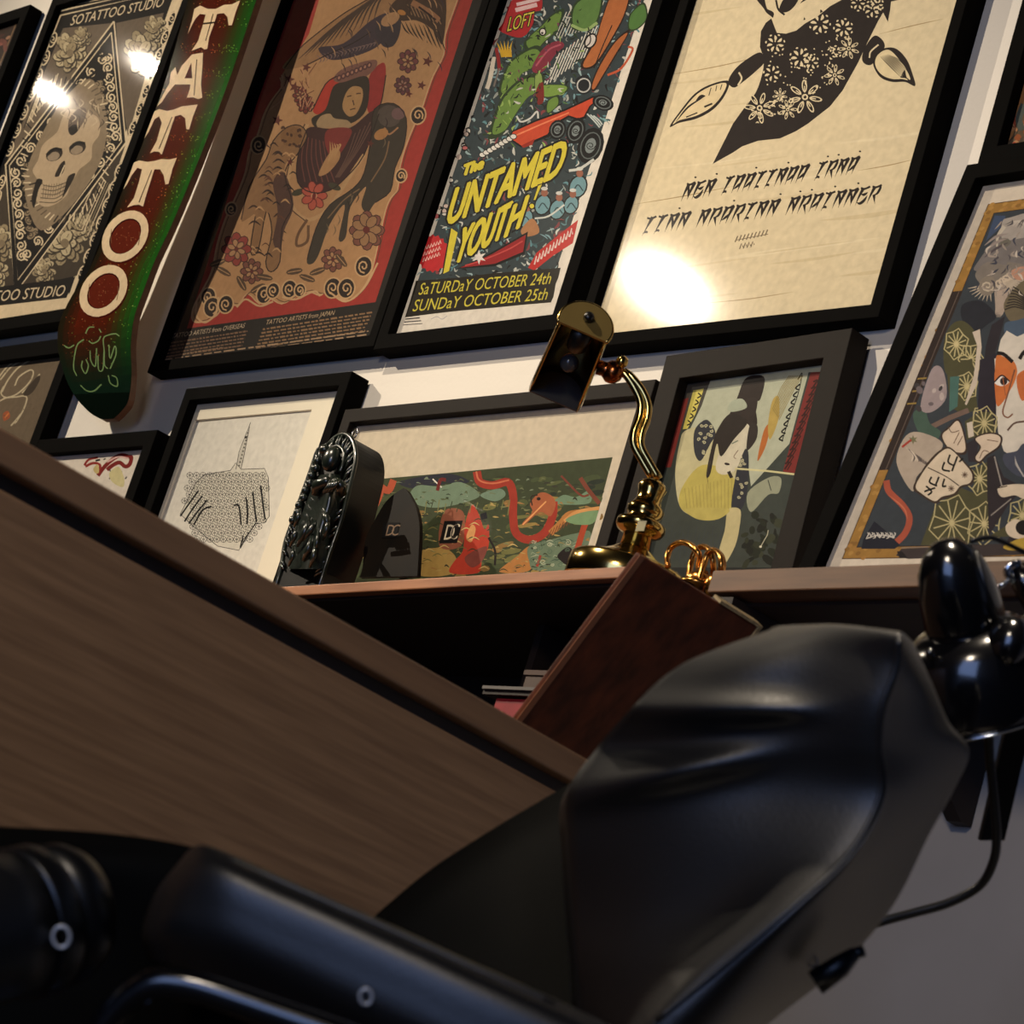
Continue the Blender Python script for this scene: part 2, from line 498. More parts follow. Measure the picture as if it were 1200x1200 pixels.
# ------------------------------------------------------------------ framed pictures
class Frame:
    """x, z: left and top of the front face (z from the camera's height), on a plane through y at the top"""
    def __init__(self, name, label, cat, x, z, w_, h, y=0.0, lean=0.0, roll=0.0, face=.021, depth=.030, recess=.009, wood='blackwood', group=None):
        ph, ro = math.radians(lean), math.radians(roll)
        u, n = np.array([1.0, 0, 0]), np.array([0, -1.0, 0])
        v = np.array([0, 0, 1.0])*math.cos(ph) - n*math.sin(ph)
        u, v = u*math.cos(ro) + v*math.sin(ro), v*math.cos(ro) - u*math.sin(ro)
        n = np.cross(u, v)
        O = np.array([x, y, z + BASE]) - v*h + u*w_/2
        mw = Matrix.Identity(4)
        for i in range(3):
            mw[i][0], mw[i][1], mw[i][2], mw[i][3] = u[i], v[i], n[i], O[i]
        self.u, self.v, self.n, self.O, self.w, self.h, self.face, self.recess, self.depth = u, v, n, O, w_, h, face, recess, depth
        self.t = thing(name, label, cat, mw=mw, group=group)
        a, b = w_/2, h
        V = []
        for k, zz in ((0, -depth), (0, 0), (face, 0), (face, -recess - .006), (face*.4, -depth)):
            V += [(-a + k, k, zz), (a - k, k, zz), (a - k, b - k, zz), (-a + k, b - k, zz)]
        F = []
        for i in range(5):
            j = (i + 1) % 5
            for q in range(4):
                q2 = (q + 1) % 4
                F.append((i*4 + q, i*4 + q2, j*4 + q2, j*4 + q))
        fo = obj('frame', V, F, M[wood], self.t, mw='local')
        bevel(fix_normals(fo), .0012)
        V, F = box((-a + face*.45, face*.45, -depth + .001), (a - face*.45, b - face*.45, -recess - .0061))
        obj('backing_board', V, F, M['backing'], self.t, mw='local')
    def local(self, zz):
        def f(x, y):
            p = on_plane(x, y, self.O + self.n*zz, self.n) - self.O
            return (p @ self.u, p @ self.v)
        return f
    def art(self, inset=None):
        k = self.face - .002 if inset is None else inset
        self.pz = -self.recess - .004
        return Art(self.local(self.pz), (-self.w/2 + k, k, self.w/2 - k, self.h - k))
    def finish(self, A, name='print', glass=True):
        A.mesh(name, M['ink'], self.t, self.pz)
        if glass: self.glaze()
    def glaze(self):
        a, k, zz = self.w/2, self.face - .0015, -self.recess
        obj('glass_pane', *box((-a + k, k, zz - .002), (a - k, self.h - k, zz)), M['glass'], self.t, mw='local')
    def mount(self, pts, m_='cream_mat', zz=None):
        """mount board with a window; pts: the window's four corners (l, b, r, t) in local metres"""
        l, b, r, t = pts
        a, k = self.w/2, self.face - .002
        z1, z0 = -self.recess - .0025, -self.recess - .0055
        V = []
        for zq in (z1, z0):
            V += [(-a + k, k, zq), (a - k, k, zq), (a - k, self.h - k, zq), (-a + k, self.h - k, zq)]
            e = .0012 if zq == z0 else 0
            V += [(l + e, b + e, zq), (r - e, b + e, zq), (r - e, t - e, zq), (l + e, t - e, zq)]
        F = []
        for q in range(4):
            q2 = (q + 1) % 4
            F += [(q, q2, 4 + q2, 4 + q), (4 + q, 4 + q2, 12 + q2, 12 + q)]
        obj('mount', V, F, M[m_], self.t, mw='local')
        self.pz = z0 - .0004
        return Art(self.local(self.pz), (l - .004, b - .004, r + .004, t + .004))

# ================================================================== the setting
WALL_Y = 0.032
XL, XR, YF, ZC = -7.7, 1.5, -4.6, 3.25
def structure(name, V, F, m_):
    return setp(obj(name, V, F, M[m_]), kind='structure')
structure('wall_back', *box((XL, WALL_Y, 0), (XR, WALL_Y + .1, ZC)), 'wall')
structure('wall_left', *box((XL - .1, YF, 0), (XL, WALL_Y, ZC)), 'side_wall')
structure('wall_right', *box((XR, YF, 0), (XR + .1, WALL_Y, ZC)), 'side_wall')
structure('floor', *box((XL - .1, YF - .1, -.1), (XR + .1, WALL_Y + .1, 0)), 'floor')
structure('ceiling', *box((XL - .1, YF - .1, ZC), (XR + .1, WALL_Y + .1, ZC + .1)), 'ceiling')
wx0, wx1, wz0, wz1 = -.95, 1.25, .05, 2.05
structure('wall_front', *merge(box((XL, YF - .1, 0), (wx0, YF, ZC)), box((wx1, YF - .1, 0), (XR, YF, ZC)),
                               box((wx0, YF - .1, 0), (wx1, YF, wz0)), box((wx0, YF - .1, wz1), (wx1, YF, ZC))), 'side_wall')
wt = setp(thing('window_1', None, None, ((wx0 + wx1)/2, YF - .05, wz0)), kind='structure')
for lo, hi in (((wx0, YF - .09, wz0), (wx0 + .06, YF - .01, wz1)), ((wx1 - .06, YF - .09, wz0), (wx1, YF - .01, wz1)),
               ((wx0 + .06, YF - .09, wz0), (wx1 - .06, YF - .01, wz0 + .06)), ((wx0 + .06, YF - .09, wz1 - .06), (wx1 - .06, YF - .01, wz1))):
    obj('window_frame', *box(lo, hi), M['blackwood'], wt)
obj('pane', *box((wx0 + .06, YF - .055, wz0 + .06), (wx1 - .06, YF - .045, wz1 - .06)), M['window_glass'], wt)
structure('trim_1', *box((-4.2, WALL_Y - .004, .09), (XR, WALL_Y, .98)), 'lower_wall')  # thin panel, greyer than the wall above it
structure('baseboard_back', *box((XL, WALL_Y - .012, 0), (XR, WALL_Y, .09)), 'wall')

# ceiling spots (outside the picture, some seen in the glass) and the two added lamps
for k, (L, T, W, A, R) in enumerate(SPOTS):
    t = thing('ceiling_spot', ['black ceiling spot lamp aimed at the beige poster and the brass lamp', 'black ceiling spot lamp that glares in the beige poster', 'black ceiling spot lamp glaring low in the skull print, farther left',
                               'black ceiling spot lamp glaring high in the skull print', 'added black fill lamp hanging low behind the camera facing the wooden counter', 'added black ceiling spot lamp straight above the tattoo chair'][k], 'spot lamp', (L[0], L[1], ZC))
    ax = np.asarray(T, float) - np.asarray(L, float); ax /= np.linalg.norm(ax)
    back = np.asarray(L) - ax*.04
    obj('lamp_shade', *lathe(back, -ax, [(0, R + .02), (.09, R + .02), (.10, .02)]), M['black_plastic'], t, smooth=False)
    obj('mounting_stem', *tube([back - ax*.06, (L[0], L[1], ZC)], .008), M['black_plastic'], t)

# ================================================================== furniture along the wall
zs = .767 + BASE
# left: open low bookcase with a thin orange top
A0, A1 = on_z(732, 663.5, zs), on_z(345, 686.5, zs)
dirx = (A1 - A0)/np.linalg.norm(A1 - A0)
bc = thing('open_bookcase', 'orange-edged open wooden bookcase with a dark inside below the pictures', 'bookcase', (A0[0] - .6, -.1, 0))
L0 = A0 + (A0 - A1)/np.linalg.norm(A0 - A1)*.03
L1 = A1 + dirx*1.3
yb = WALL_Y - .003
def slab(f0, f1, z0, z1, back):
    return hexa([(f1[0], f1[1], z0), (f0[0], f0[1], z0), (f0[0], back, z0), (f1[0], back, z0)], [(f1[0], f1[1], z1), (f0[0], f0[1], z1), (f0[0], back, z1), (f1[0], back, z1)])
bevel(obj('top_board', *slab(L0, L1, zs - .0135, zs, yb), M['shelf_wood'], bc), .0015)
obj('underside_shade', *slab(L0 - [.004, -.012, 0], L1 + [.004, .012, 0], zs - .0175, zs - .0137, yb - .015), M['shelf_dark'], bc)  # dark sheet added so the underside of the top reads as shaded
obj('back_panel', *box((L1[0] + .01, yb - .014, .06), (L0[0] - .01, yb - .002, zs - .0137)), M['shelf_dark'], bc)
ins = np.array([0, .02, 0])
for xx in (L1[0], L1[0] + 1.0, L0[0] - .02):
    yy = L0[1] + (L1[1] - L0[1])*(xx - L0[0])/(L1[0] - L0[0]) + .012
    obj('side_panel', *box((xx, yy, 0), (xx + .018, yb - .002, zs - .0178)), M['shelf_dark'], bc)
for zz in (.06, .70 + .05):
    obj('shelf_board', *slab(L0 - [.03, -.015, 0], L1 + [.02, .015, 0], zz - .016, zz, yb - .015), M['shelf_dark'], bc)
# flat box on the inner board, two magazines standing below it
YC = -.235
zb = on_y(600, 804, YC)[2]
cx = on_y(600, 804, YC)[0]
obj('shelf_board', *box((cx - .050, YC + .002, zb - .010), (L0[0] - .0205, yb - .0145, zb - .0005)), M['shelf_dark'], bc)
obj('board_lip', *box((cx - .050, YC - .001, zb - .0045), (L0[0] - .0205, YC + .0018, zb - .0008)), mat('pale_lip', (96, 90, 86), .5, noise=.2), bc)
obj('divider', *box((cx - .062, YC + .06, .7502), (cx - .0502, yb - .0145, zs - .0178)), M['shelf_dark'], bc)
case = thing('flat_box', 'flat brown box lying on the inner board of the open bookcase', 'box', (cx + .02, YC + .09, zb))
bevel(obj('box_body', *box((cx - .02, YC + .03, zb), (cx + .17, YC + .17, zb + .024)), mat('box_brown', (96, 72, 58), .45, noise=.2), case), .002)
obj('lid', *box((cx - .022, YC + .028, zb + .0242), (cx + .172, YC + .172, zb + .030)), mat('box_lid', (122, 100, 86), .3, noise=.2), case)
for k, (x0, x1, c, lb) in enumerate(((-.030, .035, (150, 36, 44), 'red magazine standing under the flat box in the open bookcase'), (.040, .150, (44, 56, 120), 'blue magazine standing under the flat box in the open bookcase'))):
    mg = thing('magazine', lb, 'magazine', (cx + (x0 + x1)/2, YC + .01, .75))
    obj('cover', *box((cx + x0, YC + .008, .7502), (cx + x1, YC + .010, zb - .0125)), mat('magazine_cover', c, .4, noise=.3), mg)
    obj('pages', *box((cx + x0 + .001, YC + .0101, .7502), (cx + x1 - .001, YC + .016, zb - .0135)), mat('magazine_pages', (200, 190, 170), .7, noise=.1), mg)

# right: thicker brown ledge fixed to the wall
B0, B1 = on_z(845, 668, zs - .002), on_z(1072, 660, zs - .002)
dr = (B1 - B0)/np.linalg.norm(B1 - B0)
R0, R1 = B0 - dr*.012, B1 + dr*1.9
lg = thing('wall_ledge', 'thick brown wooden ledge under the large leaning picture', 'ledge', ((R0[0] + R1[0])/2, yb, zs - .026))
bevel(obj('ledge_board', *slab(R1, R0, zs - .0265, zs - .002, yb), M['ledge_wood'], lg), .0015)
obj('underside_shade', *slab(R1 - [.004, -.03, 0], R0 + [.004, .03, 0], zs - .0305, zs - .0267, yb - .0045), mat('ledge_underside_shade', (52, 36, 26), .6, noise=.2, nscale=8, stretch=(1, 10, 10)), lg)  # dark brown sheet paints the ledge's shaded underside
obj('light_stop', *box((L0[0] - .0015, L0[1] + .012, zs - .060), (R0[0] + .04, yb - .0045, zs - .0312)), M['shelf_dark'], lg)  # unseen board added to stop light leaking through the gap
for xx in (R0[0] + .12, R0[0] + 1.1, R1[0] - .15):
    obj('bracket', *hexa([(xx, yb - .02, zs - .16), (xx + .02, yb - .02, zs - .16), (xx + .02, yb - .0045, zs - .16), (xx, yb - .0045, zs - .16)],
                         [(xx, yb - .20, zs - .0308), (xx + .02, yb - .20, zs - .0308), (xx + .02, yb - .0045, zs - .0308), (xx, yb - .0045, zs - .0308)]), M['shelf_dark'], lg)

# ================================================================== wooden counter in the left foreground
zc = .46 + BASE
C0, C1 = on_z(0, 500, zc), on_z(690, 890, zc)
cd = (C1 - C0); clen = np.linalg.norm(cd); cd /= clen
cn = np.array([cd[1], -cd[0], 0.0])            # towards the camera side
if cn @ (CAM - C0) < 0: cn = -cn
mw = Matrix.Identity(4)
for i in range(3):
    mw[i][0], mw[i][1], mw[i][2], mw[i][3] = cd[i], -cn[i], (0, 0, 1)[i], (C0[0], C0[1], 0)[i]
ct = thing('wooden_counter', 'dark brown wood-grain counter with a banded top edge', 'counter', mw=mw)
x0_, x1_ = -.62, clen + .03
bevel(obj('countertop', *box((x0_, 0, zc - .024), (x1_, .30, zc)), M['walnut_edge'], ct, mw='local'), .002)
obj('recess_rail', *box((x0_, .016, zc - .037), (x1_ - .01, .29, zc - .0245)), mat('recess_shade', (48, 38, 33), .5, noise=.2), ct, mw='local')  # dark colour paints the shade under the countertop overhang
bevel(obj('front_panel', *box((x0_, .004, .03), (x1_, .28, zc - .0375)), M['walnut'], ct, mw='local'), .0015)
obj('plinth', *box((x0_ + .02, .03, 0), (x1_ - .02, .27, .0295)), M['shelf_dark'], ct, mw='local')

# reddish board that stands slanting between counter and ledge
yn, yf = -.56, -.335
T0 = on_y(750, 650, yn)
T1 = on_z(888, 735, T0[2])
D0 = on_y(615, 830, yn)
dn = D0 - T0; dn[1] = 0; dn /= np.linalg.norm(dn)
run = T0[2]/-dn[2]
Bt0 = T0 + dn*(run - .001); 
sd = T1 - T0
th = np.cross(dn, sd); th /= np.linalg.norm(th)
if th @ (CAM - T0) > 0: th = -th
th = th*.007
rb = thing('slanted_board', 'reddish mahogany board standing at a slant beside the brass lamp', 'board', tuple((Bt0 + (Bt0 + sd))/2))
b4 = [Bt0, Bt0 + sd, Bt0 + sd + th, Bt0 + th]
zmin = min(p[2] for p in b4)
b4 = [p + dn*((p[2] - .001)/-dn[2]) for p in b4]
t4 = [T0, T1, T1 + th, T0 + th]
bevel(fix_normals(obj('panel', *hexa(b4, t4), M['red_wood'], rb)), .002)
# light glint painted in pale strips along the far half of the top and the far corner
sdn = sd/np.linalg.norm(sd); L_ = np.linalg.norm(sd); up_ = -dn
tn = th/np.linalg.norm(th)
def strip(a, b, wv, hv):
    return hexa([a, b, b + wv, a + wv], [a + hv, b + hv, b + wv + hv, a + wv + hv])
fix_normals(obj('edge_highlight', *hexa([p - tn*.0006 for p in (T0 + dn*.6, T0 + dn*.6 + sdn*.007, T0 + dn*.6 + sdn*.007 + tn*.0012, T0 + dn*.6 + tn*.0012)], [p - tn*.0006 for p in (T0, T0 + sdn*.007, T0 + sdn*.007 + tn*.0012, T0 + tn*.0012)]), mat('orange_edge_highlight', (150, 90, 54), .4, noise=.2), rb))  # highlight on the left edge, painted as an orange strip
o1 = fix_normals(obj('glint_strip', *strip(T0 + sd*.66 + up_*.0004 - tn*.0006, T1 + up_*.0004 - tn*.0006, tn*.012, up_*.0030), M['edge_glint'], rb))
o2 = fix_normals(obj('glint_strip', *strip(T1 + sdn*.0004 - tn*.0006 + dn*.06, T1 + sdn*.0004 - tn*.0006 - dn*.003, tn*.012, sdn*.0045), M['edge_glint'], rb))

# ================================================================== pictures on the wall
BLK, INKY = (22, 20, 19), (38, 34, 31)

# --- skull print in the upper left corner of the photograph
f = Frame('framed_print', 'black-framed engraving of a skull in a diamond under two glaring reflections', 'picture', -4.662, 2.128, .547, .754, face=.026, group=None)
A = f.art()
CR = (206, 188, 156); DK = (20, 17, 15)
A.fill(CR)
z = zoom(0, 0, 7.5); y_ = zoom(0, 100, 6); b_ = zoom(0, 300, 7.5)
A.poly([(69, 14), (208, -18), (78, 349), (9, 357), (-60, 366), (-50, 330)], DK)
for k, c in ((0, CR), (1, DK)):
    A.line([(66.5 + k, 11), (214 - k, -19)], 2.2, c, False)
A.line([(71, 18), (207, -13), (80, 350), (-50, 364), (-60, 350), (71, 18)], 1.5, CR, False)
A.line([(75, 21), (203, -8), (81, 344), (-48, 358), (75, 21)], 1.0, DK, False)
# ground greys of the four corner fields
A.poly([(74, 33), (131, 27), (8, 190), (15, 170)], (96, 84, 70))
A.poly([(136, 27), (192, 15), (150, 160), (141, 110)], (96, 84, 70))
A.poly([(147, 170), (110, 280), (95, 322), (20, 338)], (60, 52, 42))
A.poly([(6, 198), (16, 335), (-40, 350), (-20, 260)], (60, 52, 42))
def peony(cx, cy, r, seed):
    q = random.Random(seed)
    for ring_, n_ in ((1.0, 9), (.68, 7), (.36, 5)):
        for k in range(n_):
            t = 2*math.pi*k/n_ + q.random()*.5
            px_, py_ = cx + r*ring_*.62*math.cos(t) + 3*ring_*math.sin(t)*.3, cy + r*ring_*.8*math.sin(t)
            A.oval(px_, py_, r*.40, r*.30, math.degrees(t) + 10, (58, 50, 41), 9)
            A.oval(px_ - .6, py_ - .8, r*.34, r*.24, math.degrees(t) + 10, q.choice([(178, 164, 132), (160, 146, 116), (142, 128, 100)]), 9)
            A.line([(px_, py_), (px_ + r*.2*math.cos(t), py_ + r*.2*math.sin(t))], .9, (90, 78, 62), False)
    A.oval(cx, cy, r*.2, r*.22, 0, (120, 106, 84))
peony(82, 62, 21, 1); peony(97, 44, 11, 2); peony(168, 62, 24, 3); peony(183, 34, 14, 4)
peony(76, 285, 25, 5); peony(98, 266, 15, 6); peony(2, 285, 20, 7); peony(52, 318, 15, 8); peony(-6, 320, 18, 18)
for k in range(16):
    x = 100 + k*2.4; A.line([(x + 12, 205 + k*1.5), (x - 14, 262 + k*2)], .9, rnd.choice([CR, DK, (120, 108, 86)]), False)
for k in range(12):
    A.line([(28 + k*3, 150 - k*3.6), (44 + k*2.2, 108 - k*2)], .9, rnd.choice([CR, DK]), False)
# diamond
DM = [(133.5, 25), (147.5, 167), (17, 345), (6.5, 193)]
A.poly(DM, DK)
A.line(DM, 1.6, CR, False, closed=True)
DM2 = [(130.5, 38), (142.5, 166), (21, 328), (11, 194)]
A.line(DM2, 1.2, CR, False, closed=True)
# filigree between the double line and the skull
def along(P, n_):
    out = []
    for i in range(len(P)):
        a, b = np.array(P[i], float), np.array(P[(i + 1) % len(P)], float)
        for k in range(n_): out.append((a + (b - a)*(k + .5)/n_, math.degrees(math.atan2(*(b - a)[::-1]))))
    return out
DM3 = [(125, 62), (136, 166), (26, 306), (18, 196)]
for k, (p, a) in enumerate(along(DM3, 9)):
    A.spiral(p[0], p[1], 6.2, 1.5, 1.7, CR, a + 40*k, 1 if k % 2 else -1, 1.1)
    A.line([p, p + np.array([5*math.cos(k*2.1), 6*math.sin(k*2.1)])], 1.6, CR, taper=True)
DM4 = [(118, 92), (127, 168), (36, 280), (28, 200)]
for k, (p, a) in enumerate(along(DM4, 9)):
    A.oval(p[0] + rnd.uniform(-2, 2), p[1] + rnd.uniform(-2, 2), 5.2, 3.4, a + 60 + 50*(k % 3), (134, 118, 94), 9)
    A.spiral(p[0], p[1], 4.4, 1.3, 1.1, (52, 44, 36), a + 77*k, -1 if k % 2 else 1)
A.poly([(104, 92), (122, 120), (124, 165), (110, 205), (78, 248), (48, 270), (32, 240), (30, 205), (45, 165), (72, 120)], (128, 112, 90), True)
for k in range(60):
    t = 2*math.pi*k/60
    cx, cy = 79 + 46*math.cos(t) + 6*math.sin(-t), 175 + 78*math.sin(t)
    if abs(math.cos(t)) > .25 or True:
        A.line([(cx, cy), (cx + 9*math.cos(t + .5), cy + 9*math.sin(t + .5))], 2.0, rnd.choice([DK, CR, (88, 76, 60), CR]), False, taper=True)
# brush characters near the apex
for P, wd in (([(118, 57), (124, 51), (127, 60), (118, 68)], 3.4), ([(110, 67), (122, 64), (131, 57)], 2.4), ([(116, 73), (112, 84), (102, 92)], 3.0), ([(113, 76), (119, 88), (125, 84)], 3.2), ([(127, 84), (133, 88), (126, 94)], 2.0)):
    A.line(P, wd, DK)
# skull
A.poly(y_((480, 170), (600, 190), (690, 230), (700, 340), (650, 420), (640, 520), (560, 590), (530, 640), (500, 680), (470, 770), (380, 840), (300, 850), (250, 800), (240, 740), (270, 680), (230, 600), (270, 520), (300, 420), (400, 330), (430, 250)), (172, 152, 124), True)
A.poly(y_((490, 230), (560, 160), (606, 170), (600, 230), (560, 300), (510, 350), (480, 320)), (92, 78, 66), True)
A.poly(y_((484, 300), (520, 275), (560, 290), (540, 330), (505, 352), (484, 330)), (24, 19, 16), True)
for cx, cy, a in ((382, 485, -20), (545, 440, -18)):
    (px_, py_), = y_((cx, cy)); A.oval(px_, py_, 10.5, 7.5, a - 8, (48, 40, 33)); A.oval(px_ - 1, py_ + 2.4, 7.5, 5, a, (140, 124, 104)); A.line([(px_ - 9, py_ + 1), (px_, py_ - 6), (px_ + 9, py_ - 5)], 3.6, DK)
A.poly(y_((455, 530), (420, 560), (385, 640), (430, 630), (455, 580)), (40, 33, 28), True)
A.line(y_((455, 560), (420, 640)), 1.2, CR, False)
for k in range(5):
    A.line(y_((300 - k*6, 700 + k*30), (380, 712 + k*28), (470 - k*8, 680 + k*28)), 1.0, (70, 60, 48))
for k in range(9):
    A.line(y_((310 + k*18, 700 - k*2), (300 + k*17, 800 - k*4)), .7, (96, 84, 66), False)
A.poly(y_((260, 660), (300, 670), (270, 740), (240, 860), (222, 800), (240, 720)), (30, 25, 21), True)
A.poly(y_((480, 640), (530, 620), (500, 690), (440, 790), (455, 720)), (36, 30, 25), True)
A.line(y_((205, 700), (260, 685), (300, 690)), 1.5, DK)
for k in range(26):
    x, yv = rnd.uniform(420, 720), rnd.uniform(60, 260)
    A.line(y_((x, yv), (x + rnd.uniform(-40, 40), yv + 30), (x + rnd.uniform(-50, 50), yv + 70)), 1.1, rnd.choice([(84, 72, 58), (60, 50, 40), (190, 172, 142)]), taper=True)
# side chains of teardrop scrolls
for P in ([(66, 36), (7, 185)], [(205, 12), (152, 160)], [(143, 190), (92, 330)], [(4, 205), (-30, 330)]):
    a, b = np.array(P[0], float), np.array(P[1], float)
    for k in range(7):
        p = a + (b - a)*(k + .5)/7
        A.oval(p[0], p[1], 10, 4.2, 110, DK, 10)
        A.ring(p[0], p[1], 9, 3.6, 112, 1.5, CR, 12); A.spiral(p[0], p[1] - 1, 4, 1.2, 1.2, CR, 60, 1, 1.2)
# lettering bands
A.poly([(71, 20), (205, -10), (200, 4), (66, 34)], DK)
A.text('SOTATTOO STUDIO', (82, 30), (190, 7.5), (4, -12), CR)
A.poly([(88, 325), (82, 343), (-48, 359), (-40, 341)], DK)
A.text('SOTATTOO STUDIO', (-52, 357.5), (74, 346.5), (4.5, -13), CR)
f.finish(A)

# --- picture left of it, mostly outside the photograph
f = Frame('framed_print', 'black-framed print with a pinkish picture in the extreme upper left corner', 'picture', -5.25, 2.128, .50, .74, face=.026)
A = f.art(); A.fill((58, 46, 40))
A.line([(-60, 37), (21, 22)], 2.2, (150, 118, 84), False)
A.line([(21, 22), (-30, 150)], 1.4, (120, 96, 70), False)
for k in range(40):
    x, yv = rnd.uniform(-40, 14), rnd.uniform(34, 130)
    A.oval(x - (yv - 34)*.3, yv, rnd.uniform(2, 6), rnd.uniform(1.5, 4), rnd.uniform(0, 180), rnd.choice([(138, 84, 74), (112, 70, 62), (160, 120, 96), (78, 52, 46)]))
f.finish(A)

# --- red tattoo poster
f = Frame('framed_poster', 'black-framed red poster with a tiger, a panther and a crowned woman', 'poster', -3.798, 2.145, .6125, .894, face=.020, depth=.030)
A = f.art(); A.fill((36, 32, 28)); A.gain = .85
a_ = zoom(200, 0, 3.75); b_ = zoom(160, 220, 3.75)
RED, TAN, BRN = (158, 52, 44), (176, 134, 92), (70, 50, 38)
A.poly([(219, 385), (440, 354), (560, -20), (680, -390), (470, -390), (345, -20)], RED)
A.poly([(372, -30), (420, -120), (500, -230), (600, -230), (600, -120), (560, -20)], (150, 112, 78), True)
tan = [(330, 88), (331, 100), (318, 118), (309, 135), (301, 160), (292, 178), (288, 200), (280, 222), (268, 248), (262, 262), (254, 288), (248, 318), (236, 342), (226, 362), (226, 376), (238, 377), (250, 368), (262, 355), (278, 358), (290, 344), (304, 356), (316, 350), (330, 356), (346, 348), (362, 342), (376, 346), (388, 336), (396, 348), (410, 352), (424, 340), (434, 322), (440, 300), (446, 272), (452, 246), (458, 232), (466, 222), (468, 200), (474, 176), (484, 150), (494, 128), (500, 110), (508, 88), (520, 64), (522, 40), (536, 0), (548, -40), (400, -40), (362, 40)]
A.poly(tan, TAN, True, 3)
A.line(tan[:46], 1.6, (196, 158, 116), True, 3)
A.line([(p[0] + 3.5, p[1] - 2) for p in tan[:46]], 1.0, (96, 66, 46), True, 3)
# eagle above
A.poly(a_((490, 300), (560, 220), (640, 150), (760, 60), (880, -10), (1010, -60), (960, 80), (880, 140), (800, 190), (690, 240), (590, 290)), (150, 112, 76), True)
for k in range(12):
    A.line(a_((560 + k*30, 262 - k*15), (660 + k*24, 170 - k*16), (760 + k*22, 80 - k*16)), 2.2, (70, 54, 44), taper=True)
A.poly(a_((650, 210), (760, 190), (880, 90), (960, 60), (940, 160), (900, 210), (800, 250), (700, 262)), (62, 50, 56), True)
A.poly(a_((900, 120), (1000, 50), (1010, 130), (980, 200), (930, 200)), (56, 48, 52), True)
A.poly(a_((960, 40), (1040, -30), (1200, -40), (1196, 190), (1150, 130), (1080, 90), (1010, 90)), (66, 48, 36), True)
for k in range(9):
    A.line(a_((1010 + k*20, 90 + k*4), (1030 + k*20, 130 + k*6), (1050 + k*20, 150 + k*10)), 1.8, (40, 30, 24), taper=True)
    A.line(a_((1040 + k*16, 20 + k*6), (1060 + k*16, 66 + k*5)), 1.4, (150, 116, 84), taper=True)
A.line(a_((1060, 10), (1130, 50), (1180, 90)), 7, (150, 106, 74)); A.line(a_((1090, 30), (1130, 60), (1165, 88)), 2.4, (40, 24, 20))
A.oval(*a_((965, 85))[0], 12, 7, -30, (166, 126, 88)); A.oval(*a_((1015, 55))[0], 5, 3, 20, (176, 120, 60))
for k in range(16):
    A.line(a_((640 + k*16, 240 - k*3), (660 + k*16, 262 - k*5), (650 + k*16, 280 - k*5)), 1.2, (120, 96, 92), taper=True)
# hood, crown, face, robe
A.poly(a_((625, 480), (680, 370), (730, 335), (740, 380), (720, 440), (660, 500)), (176, 58, 44), True)
A.poly(a_((860, 410), (880, 320), (935, 275), (946, 330), (930, 430), (915, 480), (870, 495)), (150, 48, 44), True)
A.poly(a_((715, 350), (760, 300), (890, 262), (905, 290), (860, 335), (770, 365)), (122, 84, 72), True)
for k in range(8):
    (px_, py_), = a_((740 + k*19, 342 - k*8)); A.oval(px_, py_, 3.0, 4.0, 20, (86, 56, 52), 8); A.oval(px_, py_, 1.3, 2, 20, (170, 120, 100), 8)
A.poly(a_((715, 380), (770, 358), (862, 336), (872, 420), (850, 500), (780, 545), (700, 520), (640, 560), (620, 520), (680, 480)), (54, 44, 34), True)
A.poly(a_((770, 410), (800, 380), (840, 388), (842, 440), (815, 500), (780, 510), (755, 470)), (172, 132, 86), True)
for P in ([(775, 425), (795, 420)], [(815, 412), (835, 410)], [(800, 440), (806, 462)], [(788, 482), (812, 476)]): A.line(a_(*P), 1.3, (70, 44, 32), False)
A.poly(a_((640, 545), (660, 510), (700, 500), (720, 520), (780, 530), (790, 560), (740, 574), (700, 560), (660, 566)), (166, 138, 102), True)
A.poly(a_((600, 565), (690, 565), (790, 560), (880, 490), (915, 500), (850, 680), (770, 780), (700, 836), (620, 846), (558, 800), (560, 680)), (64, 38, 36), True)
A.poly(a_((690, 570), (790, 565), (780, 620), (720, 700), (680, 640)), (128, 50, 44), True)
for k in range(6): A.line(a_((590 + k*16, 600 + k*4), (575 + k*22, 700), (590 + k*26, 800)), 1.2, (112, 66, 56))
for k in range(5): A.line(a_((900 - k*22, 520 + k*16), (830 - k*14, 650 + k*10), (740 - k*4, 780)), 1.2, (100, 72, 60))
A.poly(a_((650, 770), (680, 700), (720, 650), (745, 670), (735, 710), (690, 760)), (176, 132, 88), True)
for k in range(5): A.line(a_((690 + k*8, 720 - k*8), (702 + k*11, 670 - k*8), (700 + k*9, 620 + k*4)), 1.8, (190, 146, 98), taper=True)
A.line(a_((600, 545), (545, 660), (515, 800), (530, 900), (600, 965), (690, 920), (770, 800), (850, 680)), 4.5, (186, 148, 104)); A.line(a_((590, 545), (538, 660), (506, 800), (520, 905), (600, 978)), 1.3, (84, 56, 40))
for t in (0, 180): A.oval(*a_((560 if t else 720, 845 if t else 820))[0], 8, 3.8, -20 if t else 25, (66, 62, 44)); 
A.flower(*a_((630, 860))[0], 15, 7, (178, 84, 66), (96, 34, 30), (196, 140, 104), 1.2)
A.oval(*a_((630, 862))[0], 2.2, 4.4, 10, (110, 36, 30))
